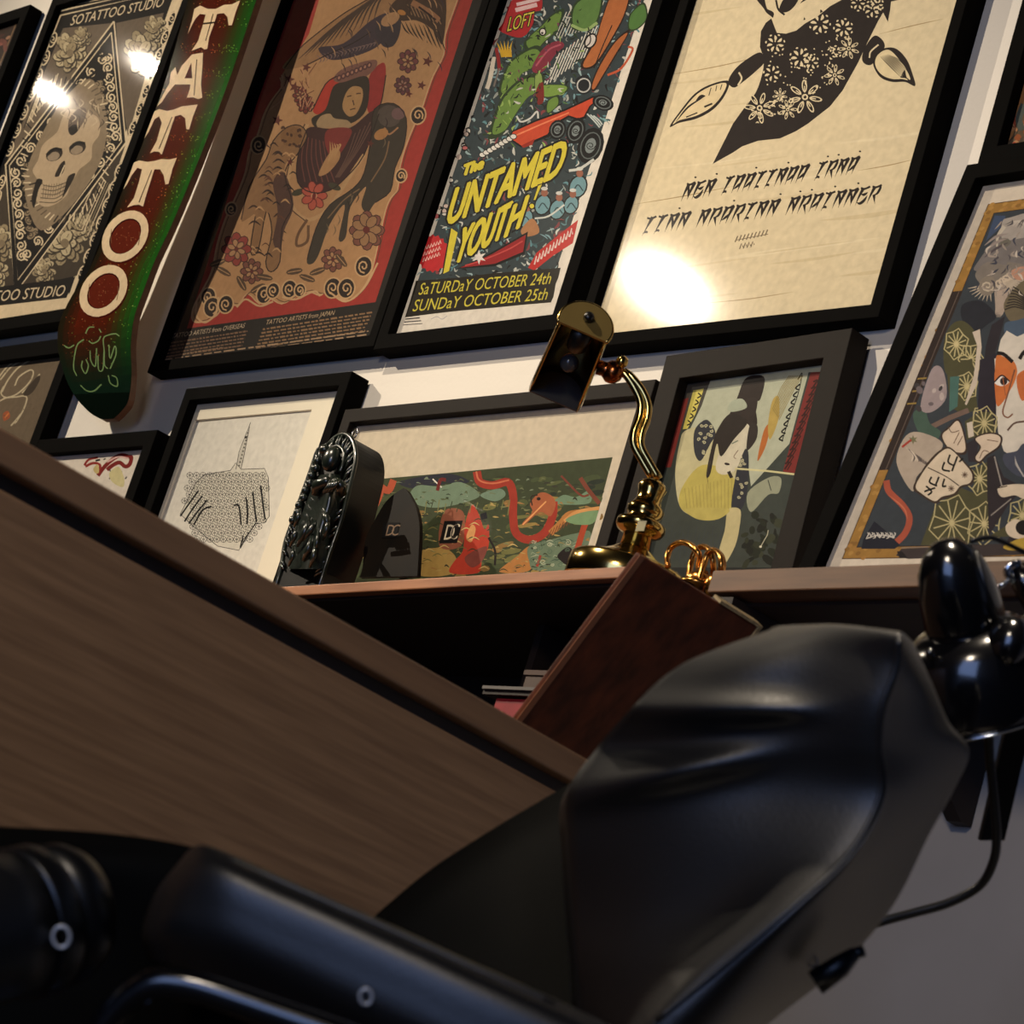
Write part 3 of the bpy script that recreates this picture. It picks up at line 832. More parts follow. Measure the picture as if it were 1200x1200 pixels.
# tiger
A.poly(a_((310, 965), (345, 820), (420, 700), (450, 620), (510, 560), (570, 552), (600, 600), (555, 680), (520, 700), (500, 760), (535, 900), (490, 1000), (480, 1150), (440, 1195), (418, 1150), (445, 1020), (420, 930), (385, 1100), (350, 1105), (372, 950), (340, 960)), (140, 104, 70), True)
for k in range(15):
    (px_, py_), = a_((rnd.uniform(370, 520), 640 + k*34)); px_ -= max(0, (py_ - 200))*.14
    A.line([(px_ - 7, py_ + 2), (px_, py_ - 2), (px_ + 8, py_ + 3)], 2.4, (56, 38, 30), taper=True)
A.poly(a_((450, 800), (500, 760), (540, 900), (500, 1010), (480, 1100), (450, 1060), (470, 930)), (84, 58, 48), True)
A.oval(*a_((530, 600))[0], 13, 12, 0, (128, 92, 58)); 
for k in range(14): A.oval(*a_((530 + 40*math.cos(k), 600 + 42*math.sin(k*1.7)))[0], 2.2, 1.6, 40*k, (74, 48, 36), 8)
# panther
A.poly(a_((598, 1140), (640, 1000), (700, 900), (800, 830), (850, 760), (880, 610), (895, 480), (980, 455), (1035, 520), (1025, 640), (985, 740), (965, 840), (900, 890), (865, 935), (838, 900), (858, 820), (790, 910), (770, 1040), (738, 1050), (765, 900), (700, 985), (650, 1120), (620, 1160)), (60, 52, 42), True)
A.oval(*a_((960, 510))[0], 14, 13, 10, (84, 72, 64)); A.oval(*a_((1000, 500))[0], 8, 7, 0, (112, 84, 82)); A.line(a_((940, 560), (960, 590), (1000, 560)), 2, (166, 120, 84))
A.line(a_((880, 800), (940, 700), (960, 620)), 1.6, (124, 96, 68)); A.line(a_((690, 960), (760, 880), (830, 830)), 1.4, (124, 96, 68)); A.oval(*a_((925, 590))[0], 9, 6, -30, (170, 122, 74))
A.line(a_((600, 965), (560, 1030), (555, 1080), (600, 1060), (605, 990)), 3.2, (104, 74, 50))
LN = (44, 30, 26)
for P in ([(310, 965), (345, 820), (420, 700), (450, 620), (510, 560), (570, 552), (600, 600), (555, 680), (500, 760), (535, 900), (490, 1000), (480, 1150), (440, 1195), (418, 1150), (445, 1020), (420, 930), (385, 1100), (350, 1105), (372, 950)],
          [(600, 1140), (640, 1000), (700, 900), (800, 830), (850, 760), (880, 610), (895, 480), (980, 455), (1035, 520), (1025, 640), (985, 740), (965, 840), (900, 890)],
          [(600, 565), (560, 680), (558, 800), (620, 846), (700, 836), (770, 780), (850, 680), (915, 500)],
          [(500, 300), (560, 220), (640, 150), (760, 60), (880, -10)], [(590, 290), (690, 240), (800, 190), (880, 140)], [(625, 480), (680, 370), (730, 335)], [(946, 330), (930, 430), (915, 480)]):
    A.line(a_(*P), 1.3, LN, True, 3)
for k in range(60):
    x, yv = rnd.uniform(340, 540), rnd.uniform(620, 1150)
    if abs(x - (520 - (yv - 620)*.22)) > 62: continue
    A.line(a_((x - 20, yv), (x, yv - 12), (x + 20, yv + 6)), rnd.uniform(1.2, 2.4), rnd.choice([LN, (96, 62, 44), (186, 144, 100)]), taper=True)
for k in range(30):
    x, yv = rnd.uniform(640, 1000), rnd.uniform(480, 1000)
    if abs(x - (1010 - (yv - 480)*.62)) > 55: continue
    A.line(a_((x, yv), (x + 8, yv + 26), (x - 4, yv + 50)), 1.2, rnd.choice([(110, 92, 70), LN, LN]), taper=True)
for k in range(70):
    x, yv = rnd.uniform(540, 1180), rnd.uniform(-20, 280)
    if not (330 - .55*(x - 500) - 60 < yv < 330 - .3*(x - 500) + 20) and x < 950: continue
    A.line(a_((x, yv), (x + 14, yv + 18), (x + 20, yv + 44)), 1.3, rnd.choice([LN, (60, 48, 56), (178, 140, 100), (96, 72, 54)]), taper=True)
# flowers, stars
def bloom(x, yv, r, c1=(120, 74, 60), c2=(170, 128, 90)):
    A.flower(x, yv, r, 8, c1, (64, 40, 34), None, 1.2); A.flower(x, yv, r*.62, 6, c2, (78, 50, 40), (96, 44, 38), 1.2, 20)
bloom(430, 270, 20); bloom(277, 292, 17, (140, 60, 52)); bloom(295, 318, 13); bloom(390, 304, 13)
A.flower(*a_((860, 1010))[0], 17, 7, (150, 112, 78), (70, 46, 36), (96, 40, 34), 1.2)
bloom(358, 122, 10, (118, 54, 46), (130, 66, 56)); bloom(352, 112, 9, (118, 54, 46)); bloom(478, 72, 12, (110, 60, 60)); bloom(472, 100, 10, (96, 56, 60), (150, 110, 96))
for x, yv, t in ((262, 318, 30), (255, 308, -20), (283, 332, 60), (310, 325, 10), (302, 338, -30), (372, 318, -20), (360, 326, 20), (400, 305, 50), (345, 318, -10)):
    A.oval(x, yv, 10, 3.8, t, (86, 66, 48), 10); A.line([(x - 8*math.cos(math.radians(t)), yv - 8*math.sin(math.radians(t))), (x + 8*math.cos(math.radians(t)), yv + 8*math.sin(math.radians(t)))], .9, (176, 136, 96), False)
for x, yv, r in ((339, 93, 7), (345, 102, 7), (359, 79, 6), (325, 141, 7), (501, 72, 7), (494, 100, 6), (479, 110, 5), (434, 168, 5), (340, 190, 5)):
    A.star(x, yv, r, (92, 44, 36), rot=.3)
for k in range(26):
    x, yv = rnd.uniform(350, 365), rnd.uniform(85, 130)
    A.line([(x, yv), (x + rnd.uniform(-6, 12), yv - rnd.uniform(4, 14))], 1.2, rnd.choice([(190, 140, 104), (100, 50, 44)]), taper=True)
# scrolls of the border
def scroll(x, yv, r, ang=0, hand=1):
    A.oval(x, yv, r*1.05, r*1.3, 15, (44, 34, 28)); A.ring(x, yv, r*1.1, r*1.35, 15, 1.8, (196, 158, 114)); A.spiral(x, yv, r*.75, 1.3, 1.8, (196, 158, 114), ang, hand, 1.2)
for x, yv, r, h_ in ((303, 170, 8, 1), (490, 135, 8, -1), (271, 245, 6, 1), (470, 206, 6, -1)): scroll(x, yv, r, 40, h_)
for (x, yv), r, h_ in zip(b_((315, 478), (332, 525), (392, 512), (560, 470), (600, 452), (672, 445), (718, 450), (862, 440), (922, 442), (998, 345)), (8, 9, 8, 8, 7, 8, 6, 9, 9, 9), (1, -1, 1, -1, 1, 1, -1, 1, -1, 1)): scroll(x, yv, r, 80, h_)
A.line(b_((265, 500), (262, 560), (300, 592), (350, 550), (360, 480)), 2.2, (198, 160, 116)); A.line(b_((440, 525), (480, 490), (540, 520), (600, 500)), 2.2, (198, 160, 116)); A.line(b_((640, 480), (700, 490), (780, 455), (806, 476)), 2.2, (198, 160, 116)); A.line(b_((850, 460), (920, 500), (1000, 440), (1060, 330)), 2.2, (198, 160, 116))
for P in ([(415, 120), (395, 190), (430, 215), (470, 150)], [(480, 340), (500, 420), (440, 480)]): A.line(a_(*P) if P[0][0] == 480 else [(x*.1 + 290, yv*.16 + 70) for x, yv in P], 1.4, (196, 150, 110))
# printed small type
A.poly([(186, 394), (306, 374), (294, 398), (176, 424)], (36, 31, 27)); 
A.text('TATTOO ARTISTS from OVERSEAS', (201, 396.5), (286, 384), (2, -5.6), (190, 168, 140))
A.text('TATTOO ARTISTS from JAPAN', (311, 380.5), (391, 369), (2, -5.6), (186, 160, 126))
def type_lines(p0, p1, n_, dx, dy, c, th=1.0):
    p0, p1 = np.array(p0, float), np.array(p1, float)
    for k in range(n_):
        x, off = 0.0, np.array([dx*k, dy*k])
        while x < 1:
            l_ = rnd.uniform(.02, .06); a, b = p0 + (p1 - p0)*x + off, p0 + (p1 - p0)*min(1, x + l_) + off
            A.line([a, b], th*rnd.uniform(.7, 1.2), c, False); x += l_ + rnd.uniform(.008, .016)
type_lines((199, 402), (290, 388), 5, -1.5, 4.2, (128, 98, 74), 1.7)
type_lines((308, 386), (436, 366), 6, -1.6, 4.3, (140, 108, 76), 1.9)
type_lines((195, 418), (262, 407), 1, 0, 0, (140, 112, 86), 1.6)
type_lines((192, 421.5), (432, 388), 2, -2, 4, (170, 140, 108), 1.5)
f.finish(A)

# --- gig poster
f = Frame('framed_poster', 'black-framed comic gig poster with yellow lettering and a green monster', 'poster', -3.1835, 2.04, .4145, .795, face=.024, depth=.034)
A = f.art(.026)
A.fill((226, 218, 204))
g = zoom(440, 0, 3.75); h = zoom(440, 150, 4); k5 = zoom(500, 0, 7.5)
A.poly([(486, 340), (650, 322), (768, -40), (905, -470), (740, -470), (612, -40)], (50, 62, 66))
for k in range(60):
    s_ = rnd.uniform(0, 1); A.oval(rnd.uniform(640, 770) + s_*125, -40 - s_*380, rnd.uniform(8, 26), rnd.uniform(6, 16), rnd.uniform(0, 180), rnd.choice([(70, 104, 62), (96, 124, 64), (120, 52, 46), (176, 104, 58), (92, 132, 138), (36, 40, 42), (196, 184, 80)]))
PAL = [(70, 104, 110), (92, 132, 138), (36, 40, 42), (24, 24, 26), (150, 156, 150), (56, 84, 88), (196, 196, 186), (110, 120, 118)]
def inside(t, s): 
    a, b, c, d_ = np.array((490, 335.)), np.array((652, 318.)), np.array((764, -30.)), np.array((606, -30.))
    return (a*(1 - t) + b*t)*(1 - s) + (d_*(1 - t) + c*t)*s
A.gain = .85
for k in range(520):
    p = inside(rnd.random(), rnd.random()); t = rnd.uniform(0, 6.28); l_ = rnd.uniform(3, 10)
    q = [p, p + np.array([math.cos(t), math.sin(t)])*l_*.5 + np.array([rnd.uniform(-2, 2), rnd.uniform(-2, 2)]), p + np.array([math.cos(t), math.sin(t)])*l_]
    A.line(q, rnd.uniform(1, 3.6), rnd.choice(PAL), True, 3, taper=True)
for k in range(380):
    p = inside(rnd.random(), rnd.random()); t = rnd.uniform(0, 6.28); l_ = rnd.uniform(4, 11)
    A.line([p, p + np.array([math.cos(t), math.sin(t)])*l_*.5 + np.array([rnd.uniform(-3, 3), rnd.uniform(-3, 3)]), p + np.array([math.cos(t), math.sin(t)])*l_], rnd.uniform(1.2, 3.4), rnd.choice([(120, 156, 164), (206, 206, 198), (150, 174, 176), (24, 24, 26), (96, 140, 148), (176, 180, 172), (128, 62, 66)]), True, 3, taper=True)
# smoke and spectators
for k in range(24): 
    p = np.array([528, 200.]) + np.array([rnd.uniform(-12, 10), rnd.uniform(-60, 60)]); p[0] -= (p[1] - 200)*.32
    A.oval(p[0], p[1], rnd.uniform(2, 5), rnd.uniform(2, 5), 0, BLK, 9); A.oval(p[0], p[1], rnd.uniform(1.4, 3.4), rnd.uniform(1.4, 3.4), 0, rnd.choice([(206, 200, 190), (190, 170, 160), (180, 100, 100)]), 9)
# light streaks
for k in range(17):
    x = 640 + k*4.4; A.line([(x, 100 - k*3.2), (x + 16, 62 - k*3.2)], 1.8, (216, 212, 200), False, taper=True)
for k in range(12):
    x = 650 + k*4; A.line([(x, 46 - k*1.2), (x + 14, 14 - k*1.2)], 1.4, (206, 204, 190), False, taper=True)
# green monsters
GR, GD = (104, 136, 62), (44, 62, 36)
def green(pts, c=GR):
    A.poly(pts, GD, True); cxy = np.mean(np.array(pts), 0)
    A.poly([tuple(cxy + (np.array(p) - cxy)*.86) for p in pts], c, True)
green(g((650, 190), (730, 110), (780, 60), (830, 40), (800, 130), (740, 190), (690, 240)))
green(g((600, 260), (700, 200), (740, 230), (690, 300), (640, 330), (600, 420), (540, 420), (560, 330)))
green(g((560, 420), (660, 330), (740, 330), (730, 390), (680, 420), (640, 470), (600, 530), (560, 590), (500, 610), (510, 540)))
green(g((690, 380), (800, 370), (850, 380), (830, 410), (740, 430)), (120, 152, 70)); green(g((760, 440), (800, 420), (805, 460), (760, 500), (750, 480)))
green(g((870, 20), (960, -40), (1000, -20), (980, 90), (930, 135), (860, 120)), (92, 128, 66)); A.line(g((860, 110), (920, 132), (975, 100)), 3.4, (150, 176, 110))
green(g((1120, 60), (1180, 10), (1195, 80), (1150, 130), (1110, 130)), (80, 120, 60)); green(g((700, 330), (730, 320), (735, 400), (705, 440)), (134, 158, 84))
for k in range(40):
    p = np.array(g((rnd.uniform(520, 760), rnd.uniform(200, 560)))[0]); A.line([p, p + np.array([rnd.uniform(-5, 5), rnd.uniform(2, 7)])], 1.2, rnd.choice([GD, (150, 178, 92), BLK]), False, taper=True)
A.oval(*g((735, 140))[0], 4.5, 5, 0, BLK); A.oval(*g((735, 140))[0], 3, 3.4, 0, (220, 214, 206)); A.oval(*g((733, 145))[0], 1.4, 1.4, 0, BLK)
A.poly(g((690, 290), (740, 210), (800, 180), (830, 200), (790, 240), (740, 310), (700, 320)), (128, 44, 62), True); A.line(g((705, 290), (760, 220), (815, 195)), 2, (176, 84, 100))
A.poly(g((705, 400), (735, 360), (740, 440), (715, 460)), (120, 40, 36), True)
for k in range(210):
    p = np.array(g((rnd.uniform(480, 900), rnd.uniform(20, 640)))[0]); t = rnd.uniform(0, 6.28); l_ = rnd.uniform(3, 9)
    if p[0] < 612 - p[1]*.33: continue
    A.line([p, p + np.array([math.cos(t), math.sin(t)])*l_*.5 + np.array([rnd.uniform(-2, 2), rnd.uniform(-2, 2)]), p + np.array([math.cos(t), math.sin(t)])*l_], rnd.uniform(.9, 2.6), rnd.choice([GD, GD, BLK, (30, 40, 28), (150, 176, 96), (196, 196, 186), (116, 60, 84), (92, 126, 60)]), True, 3, taper=True)
# striding legs
A.poly(g((1000, 60), (1040, -30), (1120, -40), (1100, 60), (1050, 160), (990, 260), (950, 300), (900, 290), (960, 180)), (40, 26, 20), True)
A.poly(g((1005, 60), (1045, -30), (1112, -40), (1094, 58), (1044, 156), (984, 254), (946, 292), (912, 284), (966, 180)), (176, 104, 58), True)
A.poly(g((1050, 180), (1120, 130), (1060, 240), (1000, 340), (965, 400), (945, 380), (980, 290)), (40, 26, 20), True); A.poly(g((1054, 186), (1108, 146), (1054, 238), (994, 338), (962, 390), (952, 376), (986, 292)), (170, 98, 54), True)
A.line(g((960, 300), (1000, 200), (1040, 110)), 1.2, BLK)
A.poly(g((880, 350), (935, 330), (945, 400), (895, 412)), (30, 34, 38), True); A.ring(*g((915, 375))[0], 7.5, 8, 20, 1.6, (190, 190, 186))
A.line(g((1020, 330), (1080, 300), (1130, 220), (1110, 205)), 2.6, (190, 86, 54))
A.oval(*g((945, 180))[0], 7, 10, 30, BLK); A.oval(*g((945, 180))[0], 5, 8, 30, (212, 204, 196)); A.line(g((935, 120), (945, 180), (920, 210)), 1.4, BLK)
# flame and feathers at the left edge
for k in range(5): A.line(g((560 + k*8, 250), (545 + k*12, 210), (530 + k*18, 180)), 4, (206, 164, 40), taper='end')
A.line(g((530, 210), (540, 260), (545, 310)), 4, (140, 34, 34)); A.line(g((520, 250), (505, 340), (490, 390)), 5, (206, 196, 180)); A.line(g((545, 300), (520, 380)), 2, (120, 110, 104))
# loft banner
A.poly(g((560, 100), (610, -10), (720, -20), (730, 40), (700, 55), (690, 110), (640, 165), (545, 135)), (168, 34, 40), True)
A.line(g((615, 45), (710, 20)), 5, (226, 190, 190), False); A.line(g((620, 20), (720, -4)), 4, (224, 196, 196), False)
A.text('LOFT', g((578, 138))[0], g((684, 112))[0], (4, -17), BLK, 1.2); A.text('LOFT', g((578, 138))[0], g((684, 112))[0], (4, -17), (214, 196, 70))
# hot rod
A.poly(g((585, 612), (600, 575), (700, 528), (830, 480), (955, 422), (992, 424), (945, 470), (925, 520), (895, 530), (850, 515), (800, 545), (765, 600), (640, 648)), BLK, False)
A.poly(g((592, 606), (604, 580), (702, 536), (832, 488), (955, 430), (982, 430), (940, 466), (915, 512), (890, 520), (848, 506), (790, 540), (755, 590), (642, 640)), (196, 74, 46), False)
A.line(g((610, 598), (720, 550), (850, 495)), 1.8, (232, 130, 90), False); A.poly(g((640, 640), (700, 610), (690, 636), (650, 650)), (150, 44, 30))
for cx, cy, rx, ry in ((945, 640, 15, 22), (1000, 452, 13, 9), (880, 575, 11, 16), (800, 570, 10, 12)):
    p = g((cx, cy))[0]; A.oval(p[0], p[1], rx, ry, 20, (20, 20, 22)); A.ring(p[0], p[1], rx*.72, ry*.72, 20, 1.4, (96, 104, 104)); A.oval(p[0], p[1], rx*.4, ry*.42, 20, (124, 134, 134)); A.spiral(p[0], p[1], rx*.4, 1.5, 1, BLK)
for k in range(7): A.line(g((930 + k*14, 500 + k*4), (960 + k*12, 530), (985 + k*6, 560 - k*6)), 1.6, rnd.choice([(120, 160, 162), (190, 200, 196), (60, 90, 92)]))
for k in range(9): A.oval(*g((470 + k*17, 680 - k*10))[0], 4.4, 3.6, 0, BLK, 9); A.oval(*g((470 + k*17, 680 - k*10))[0], 3.4, 2.6, 0, (222, 218, 210), 9)
A.line(g((620, 510), (640, 535), (680, 520), (710, 490), (715, 520)), 2, (206, 206, 200))
# rider figures in pale blue
for cx, cy, r in ((890, 820, 11), (735, 900, 10), (800, 920, 10), (860, 900, 9), (660, 960, 9)):
    p = g((cx, cy))[0]; A.oval(p[0], p[1], r, r*1.3, 20, BLK); A.oval(p[0], p[1], r*.84, r*1.12, 20, (112, 152, 160)); A.oval(p[0] + 2, p[1] - r*1.4, 4, 4.6, 0, (150, 96, 76)); A.oval(p[0] + 2, p[1] - r*1.9, 4, 2.2, 0, (206, 206, 200)); A.line([(p[0] - 5, p[1] + 4), (p[0], p[1] - 2), (p[0] + 6, p[1] + 5)], 1.4, (50, 70, 76))
A.line(g((700, 960), (760, 950), (830, 900)), 2, (206, 208, 200)); A.line(g((850, 750), (900, 740), (960, 700)), 3, (206, 208, 200))
A.poly(g((690, 960), (640, 1010), (660, 1040), (720, 1020)), (170, 120, 80), True)
# red banners, starburst
A.poly(h((380, 660), (470, 620), (540, 585), (715, 485), (700, 590), (560, 648)), BLK); A.poly(h((395, 655), (480, 622), (545, 592), (705, 500), (692, 580), (560, 636)), (146, 32, 36))
A.line(h((420, 645), (500, 620), (620, 570), (690, 530)), 1.6, (190, 70, 66)); A.star(*h((485, 605))[0], 9, (222, 214, 206), 6, .4)
A.poly(h((715, 655), (755, 585), (860, 500), (950, 430), (925, 540), (830, 600), (745, 668)), (186, 44, 40))
for k in range(11):
    x = 745 + k*16.5; A.line(h((x, 640 - k*13), (x + 10, 600 - k*13), (x + 14, 628 - k*13)), 1.5, (226, 206, 198), False)
A.poly([(507 + (18 + (2.6 if i % 2 else 0))*math.cos(i*math.pi/18)*.96, 297 + (20 + (2.6 if i % 2 else 0))*math.sin(i*math.pi/18)) for i in range(36)], (184, 40, 44))
for k in range(3):
    for i in range(6): A.line([(497 + i*3.4 - k*.8, 293 - i*1.3 + k*7), (499 + i*3.4 - k*.8, 288 - i*1.3 + k*7), (500 + i*3.4 - k*.8, 292 - i*1.3 + k*7)], 1.0, (230, 190, 180), False)
# title
YL = (212, 196, 62)
def title(s, p0, p1, up, g1=2.6):
    A.text(s, p0, p1, up, BLK, g1 + .9); A.text(s, p0, p1, up, YL, 1.25)
title('The', (541, 206), (565, 197), (4, -13), 2)
title('UNTAMED', (522, 264), (655, 205), (13, -44), 2.8)
title('YOUT', (531, 310), (588, 278), (13, -43), 2.8); title('H', (591, 278), (608, 266), (12, -38), 2.6)
A.poly(h((355, 470), (385, 490), (345, 670), (316, 684)), YL); A.line(h((352, 470), (314, 684)), 1.6, BLK, False)
A.poly(h((760, 265), (785, 258), (752, 342), (738, 345)), BLK); A.poly(h((763, 270), (780, 264), (750, 336), (741, 338)), YL); A.oval(*h((733, 366))[0], 4, 4, 0, BLK); A.oval(*h((733, 366))[0], 2.7, 2.7, 0, YL)
# dates
A.poly(h((190, 716), (380, 702), (560, 680), (868, 655), (858, 700), (845, 730), (835, 790), (822, 818), (700, 828), (560, 842), (400, 856), (260, 872), (138, 888), (160, 820)), (34, 30, 22))
A.text('SaTURDaY OCTOBER 24th', (490, 345.5), (644, 332.5), (4.4, -14), (206, 192, 66)); A.text('SUNDaY OCTOBER 25th', (483, 365), (640, 351), (4.4, -14), (206, 192, 66))
for k in range(3): A.line([(475 - k*1.3, 374 + k*3.4), (492 + k*1.5, 372.4 + k*3.4)], 1.5 - .3*k, (60, 58, 60), False)
A.line([(505, 374), (512, 371), (518, 374), (524, 370)], .7, (160, 160, 170))
f.finish(A)

# --- beige skull-and-bandana poster
f = Frame('framed_poster', 'black-framed beige poster with a black floral bandana and brush lettering', 'poster', -2.731, 2.02, .550, .809, face=.019, depth=.032)
A = f.art(); A.fill((214, 199, 164))
s4 = zoom(700, 0, 3.75); s5 = zoom(870, 0, 5.4545); s6 = zoom(740, 170, 3.871)
K = (40, 34, 32); PB = (214, 199, 164)
for k in range(26):
    yv = rnd.uniform(0, 380); x = rnd.uniform(720, 1000); l_ = rnd.uniform(40, 160)
    A.line([(x, yv), (x + l_*.5, yv - l_*.06 + rnd.uniform(-2, 2)), (x + l_, yv - l_*.14)], rnd.uniform(2, 6), rnd.choice([(206, 190, 154), (220, 206, 172), (203, 187, 150)]), taper=True)
for P in ([(782, 88), (840, 78), (900, 64)], [(740, 240), (800, 230), (860, 218)], [(1030, 40), (1070, 30), (1106, 22)], [(1005, 200), (1040, 194), (1074, 186)], [(830, 355), (880, 350), (930, 342)]):
    A.line(P, 1.1, (160, 138, 98), taper=True)
# skull cheek above the cloth
A.poly(s5((120, -60), (140, 60), (190, 110), (240, 150), (330, 140), (420, 120), (540, 60), (640, -20), (700, -80)), (40, 34, 32), True)
A.poly(s5((150, -60), (140, 40), (200, 80), (190, 130), (185, 190), (215, 205), (240, 150), (250, 215), (280, 220), (300, 150), (330, 190), (380, 180), (395, 110), (420, 150), (490, 110), (500, 60), (540, 90), (620, 20), (660, -60), (400, -80)), PB, True, 4)
A.poly(s5((235, 60), (260, 0), (300, -30), (360, -20), (340, 30), (300, 70), (260, 80)), K, True); A.line(s5((215, 0), (230, 60), (270, 95)), 2.4, K)
A.line(s5((130, -20), (150, 60), (190, 90)), 3.4, K); A.line(s5((370, 20), (420, -20), (450, -50)), 3, K, taper=True)
# bandana
band = s5((185, 118), (150, 145), (118, 200), (112, 300), (132, 360), (134, 430), (100, 560), (40, 650), (-60, 790), (-190, 1048), (-60, 975), (0, 935), (100, 900), (240, 885), (340, 840), (420, 790), (560, 680), (640, 580), (740, 400), (800, 270), (870, 130), (900, 80), (930, 140), (945, 60), (950, 10), (1040, -10), (760, -70), (560, 40), (480, 105), (400, 150), (345, 195), (280, 215), (220, 210))
A.poly(band, K, False)
A.line(s5((128, 340), (130, 430), (90, 570), (30, 670)), 2.0, PB, taper=True)
def fleur(x, yv, r, n=6, c=PB, rot=0):
    p = s5((x, yv))[0]
    for k in range(n):
        t = math.radians(rot) + 2*math.pi*k/n
        a = (p[0] + .35*r*math.cos(t), p[1] + .35*r*math.sin(t)); b = (p[0] + r*math.cos(t), p[1] + r*math.sin(t)); mm = (p[0] + .7*r*math.cos(t + .12), p[1] + .7*r*math.sin(t + .12))
        A.line([a, mm, b], r*.30, c, True, 4, taper=True)
    for k in range(n):
        t = math.radians(rot + 180/n) + 2*math.pi*k/n
        A.oval(p[0] + 1.1*r*math.cos(t), p[1] + 1.1*r*math.sin(t), 1.0, 1.6, math.degrees(t), c, 7)
for x, yv, r, n, rot in ((210, 280, 10, 7, 10), (495, 150, 11, 7, 30), (645, 180, 10, 7, 0), (370, 370, 11, 7, 20), (190, 470, 9, 6, 40), (740, 20, 8, 6, 0), (830, 60, 9, 6, 30), (860, 30, 7, 6, 0), (440, 400, 8, 6, 0), (600, 330, 6, 5, 10)): fleur(x, yv, r, n, PB, rot)
def lace(x, yv, r, rot):
    p = s5((x, yv))[0]
    for k in range(7):
        t = math.radians(rot) + 2*math.pi*k/7; q = (p[0] + .62*r*math.cos(t), p[1] + .62*r*math.sin(t))
        A.oval(q[0], q[1], r*.36, r*.15, math.degrees(t), PB, 12); A.oval(q[0], q[1], r*.27, r*.09, math.degrees(t), K, 10); A.line([(p[0] + .25*r*math.cos(t), p[1] + .25*r*math.sin(t)), q], 1.2, PB, False)
    A.oval(p[0], p[1], r*.18, r*.18, 0, PB, 9); A.oval(p[0], p[1], r*.09, r*.09, 0, K, 8)
lace(400, 620, 21, 10); lace(110, 690, 19, 30); lace(680, 310, 13, -30); lace(590, 480, 13, 20); lace(290, 700, 12, 0); lace(240, 610, 9, 15)
for k in range(46):
    t = rnd.random(); x, yv = 60 + 640*t + rnd.uniform(-60, 60), 760 - 520*t*t - 60*t + rnd.uniform(-70, 40)
    p = s5((x, yv))[0]; an = rnd.uniform(0, 6.3); l_ = rnd.uniform(2.5, 6)
    A.line([p, (p[0] + l_*.6*math.cos(an), p[1] + l_*.6*math.sin(an)), (p[0] + l_*math.cos(an + .5), p[1] + l_*math.sin(an + .5))], 1.8, PB, taper=True)
for k in range(40):
    x, yv = rnd.uniform(150, 560), rnd.uniform(260, 560)
    p = s5((x, yv))[0]; A.oval(p[0], p[1], .9, .9, 0, PB, 7)
# knots and tassels
A.poly(s4((575, 360), (600, 310), (650, 265), (715, 230), (735, 270), (700, 310), (640, 360), (600, 385)), K, True); A.line(s4((622, 318), (634, 345), (618, 375)), 2, PB); A.line(s4((640, 368), (700, 326), (722, 296)), 1.8, PB)
A.poly(s4((318, 556), (370, 480), (430, 410), (500, 370), (578, 356), (560, 420), (510, 480), (440, 520), (360, 540)), K, True, 6)
A.poly(s4((332, 545), (378, 482), (436, 416), (505, 377), (566, 366), (548, 418), (502, 470), (436, 508), (362, 528)), (214, 196, 156), True, 6)
for P, wd in (([(345, 535), (400, 470), (470, 425)], 2.2), ([(430, 450), (455, 425), (475, 422)], 4), ([(390, 515), (440, 495)], 2), ([(470, 470), (505, 455)], 3), ([(490, 420), (500, 385)], 1.4), ([(520, 400), (525, 375)], 1.4), ([(540, 395), (548, 370)], 1.4)): A.line(s4(*P), wd, K, taper=True)
A.poly(s5((765, 380), (780, 310), (840, 230), (890, 250), (910, 300), (870, 350), (830, 410), (790, 412)), K, True); A.line(s5((870, 285), (820, 330), (812, 370)), 1.8, PB)
A.poly(s5((835, 400), (850, 350), (900, 310), (980, 310), (1050, 380), (1090, 480), (1104, 550), (1040, 524), (960, 524), (890, 500), (850, 450)), K, True, 6)
A.poly(s5((848, 400), (862, 356), (906, 322), (950, 326), (1010, 390), (1050, 450), (1072, 510), (1020, 505), (960, 505), (900, 484), (862, 445)), (216, 200, 160), True, 6)
for k in range(7): A.line(s5((880 + k*8, 360 + k*-2), (940 + k*10, 420 - k*6), (1010 + k*8, 490 - k*8)), 1.3, K, taper=True)
for k in range(4): A.line(s5((1010 + k*8, 490 - k*14), (1050, 500), (1090, 530)), 2.2, K, taper='end')
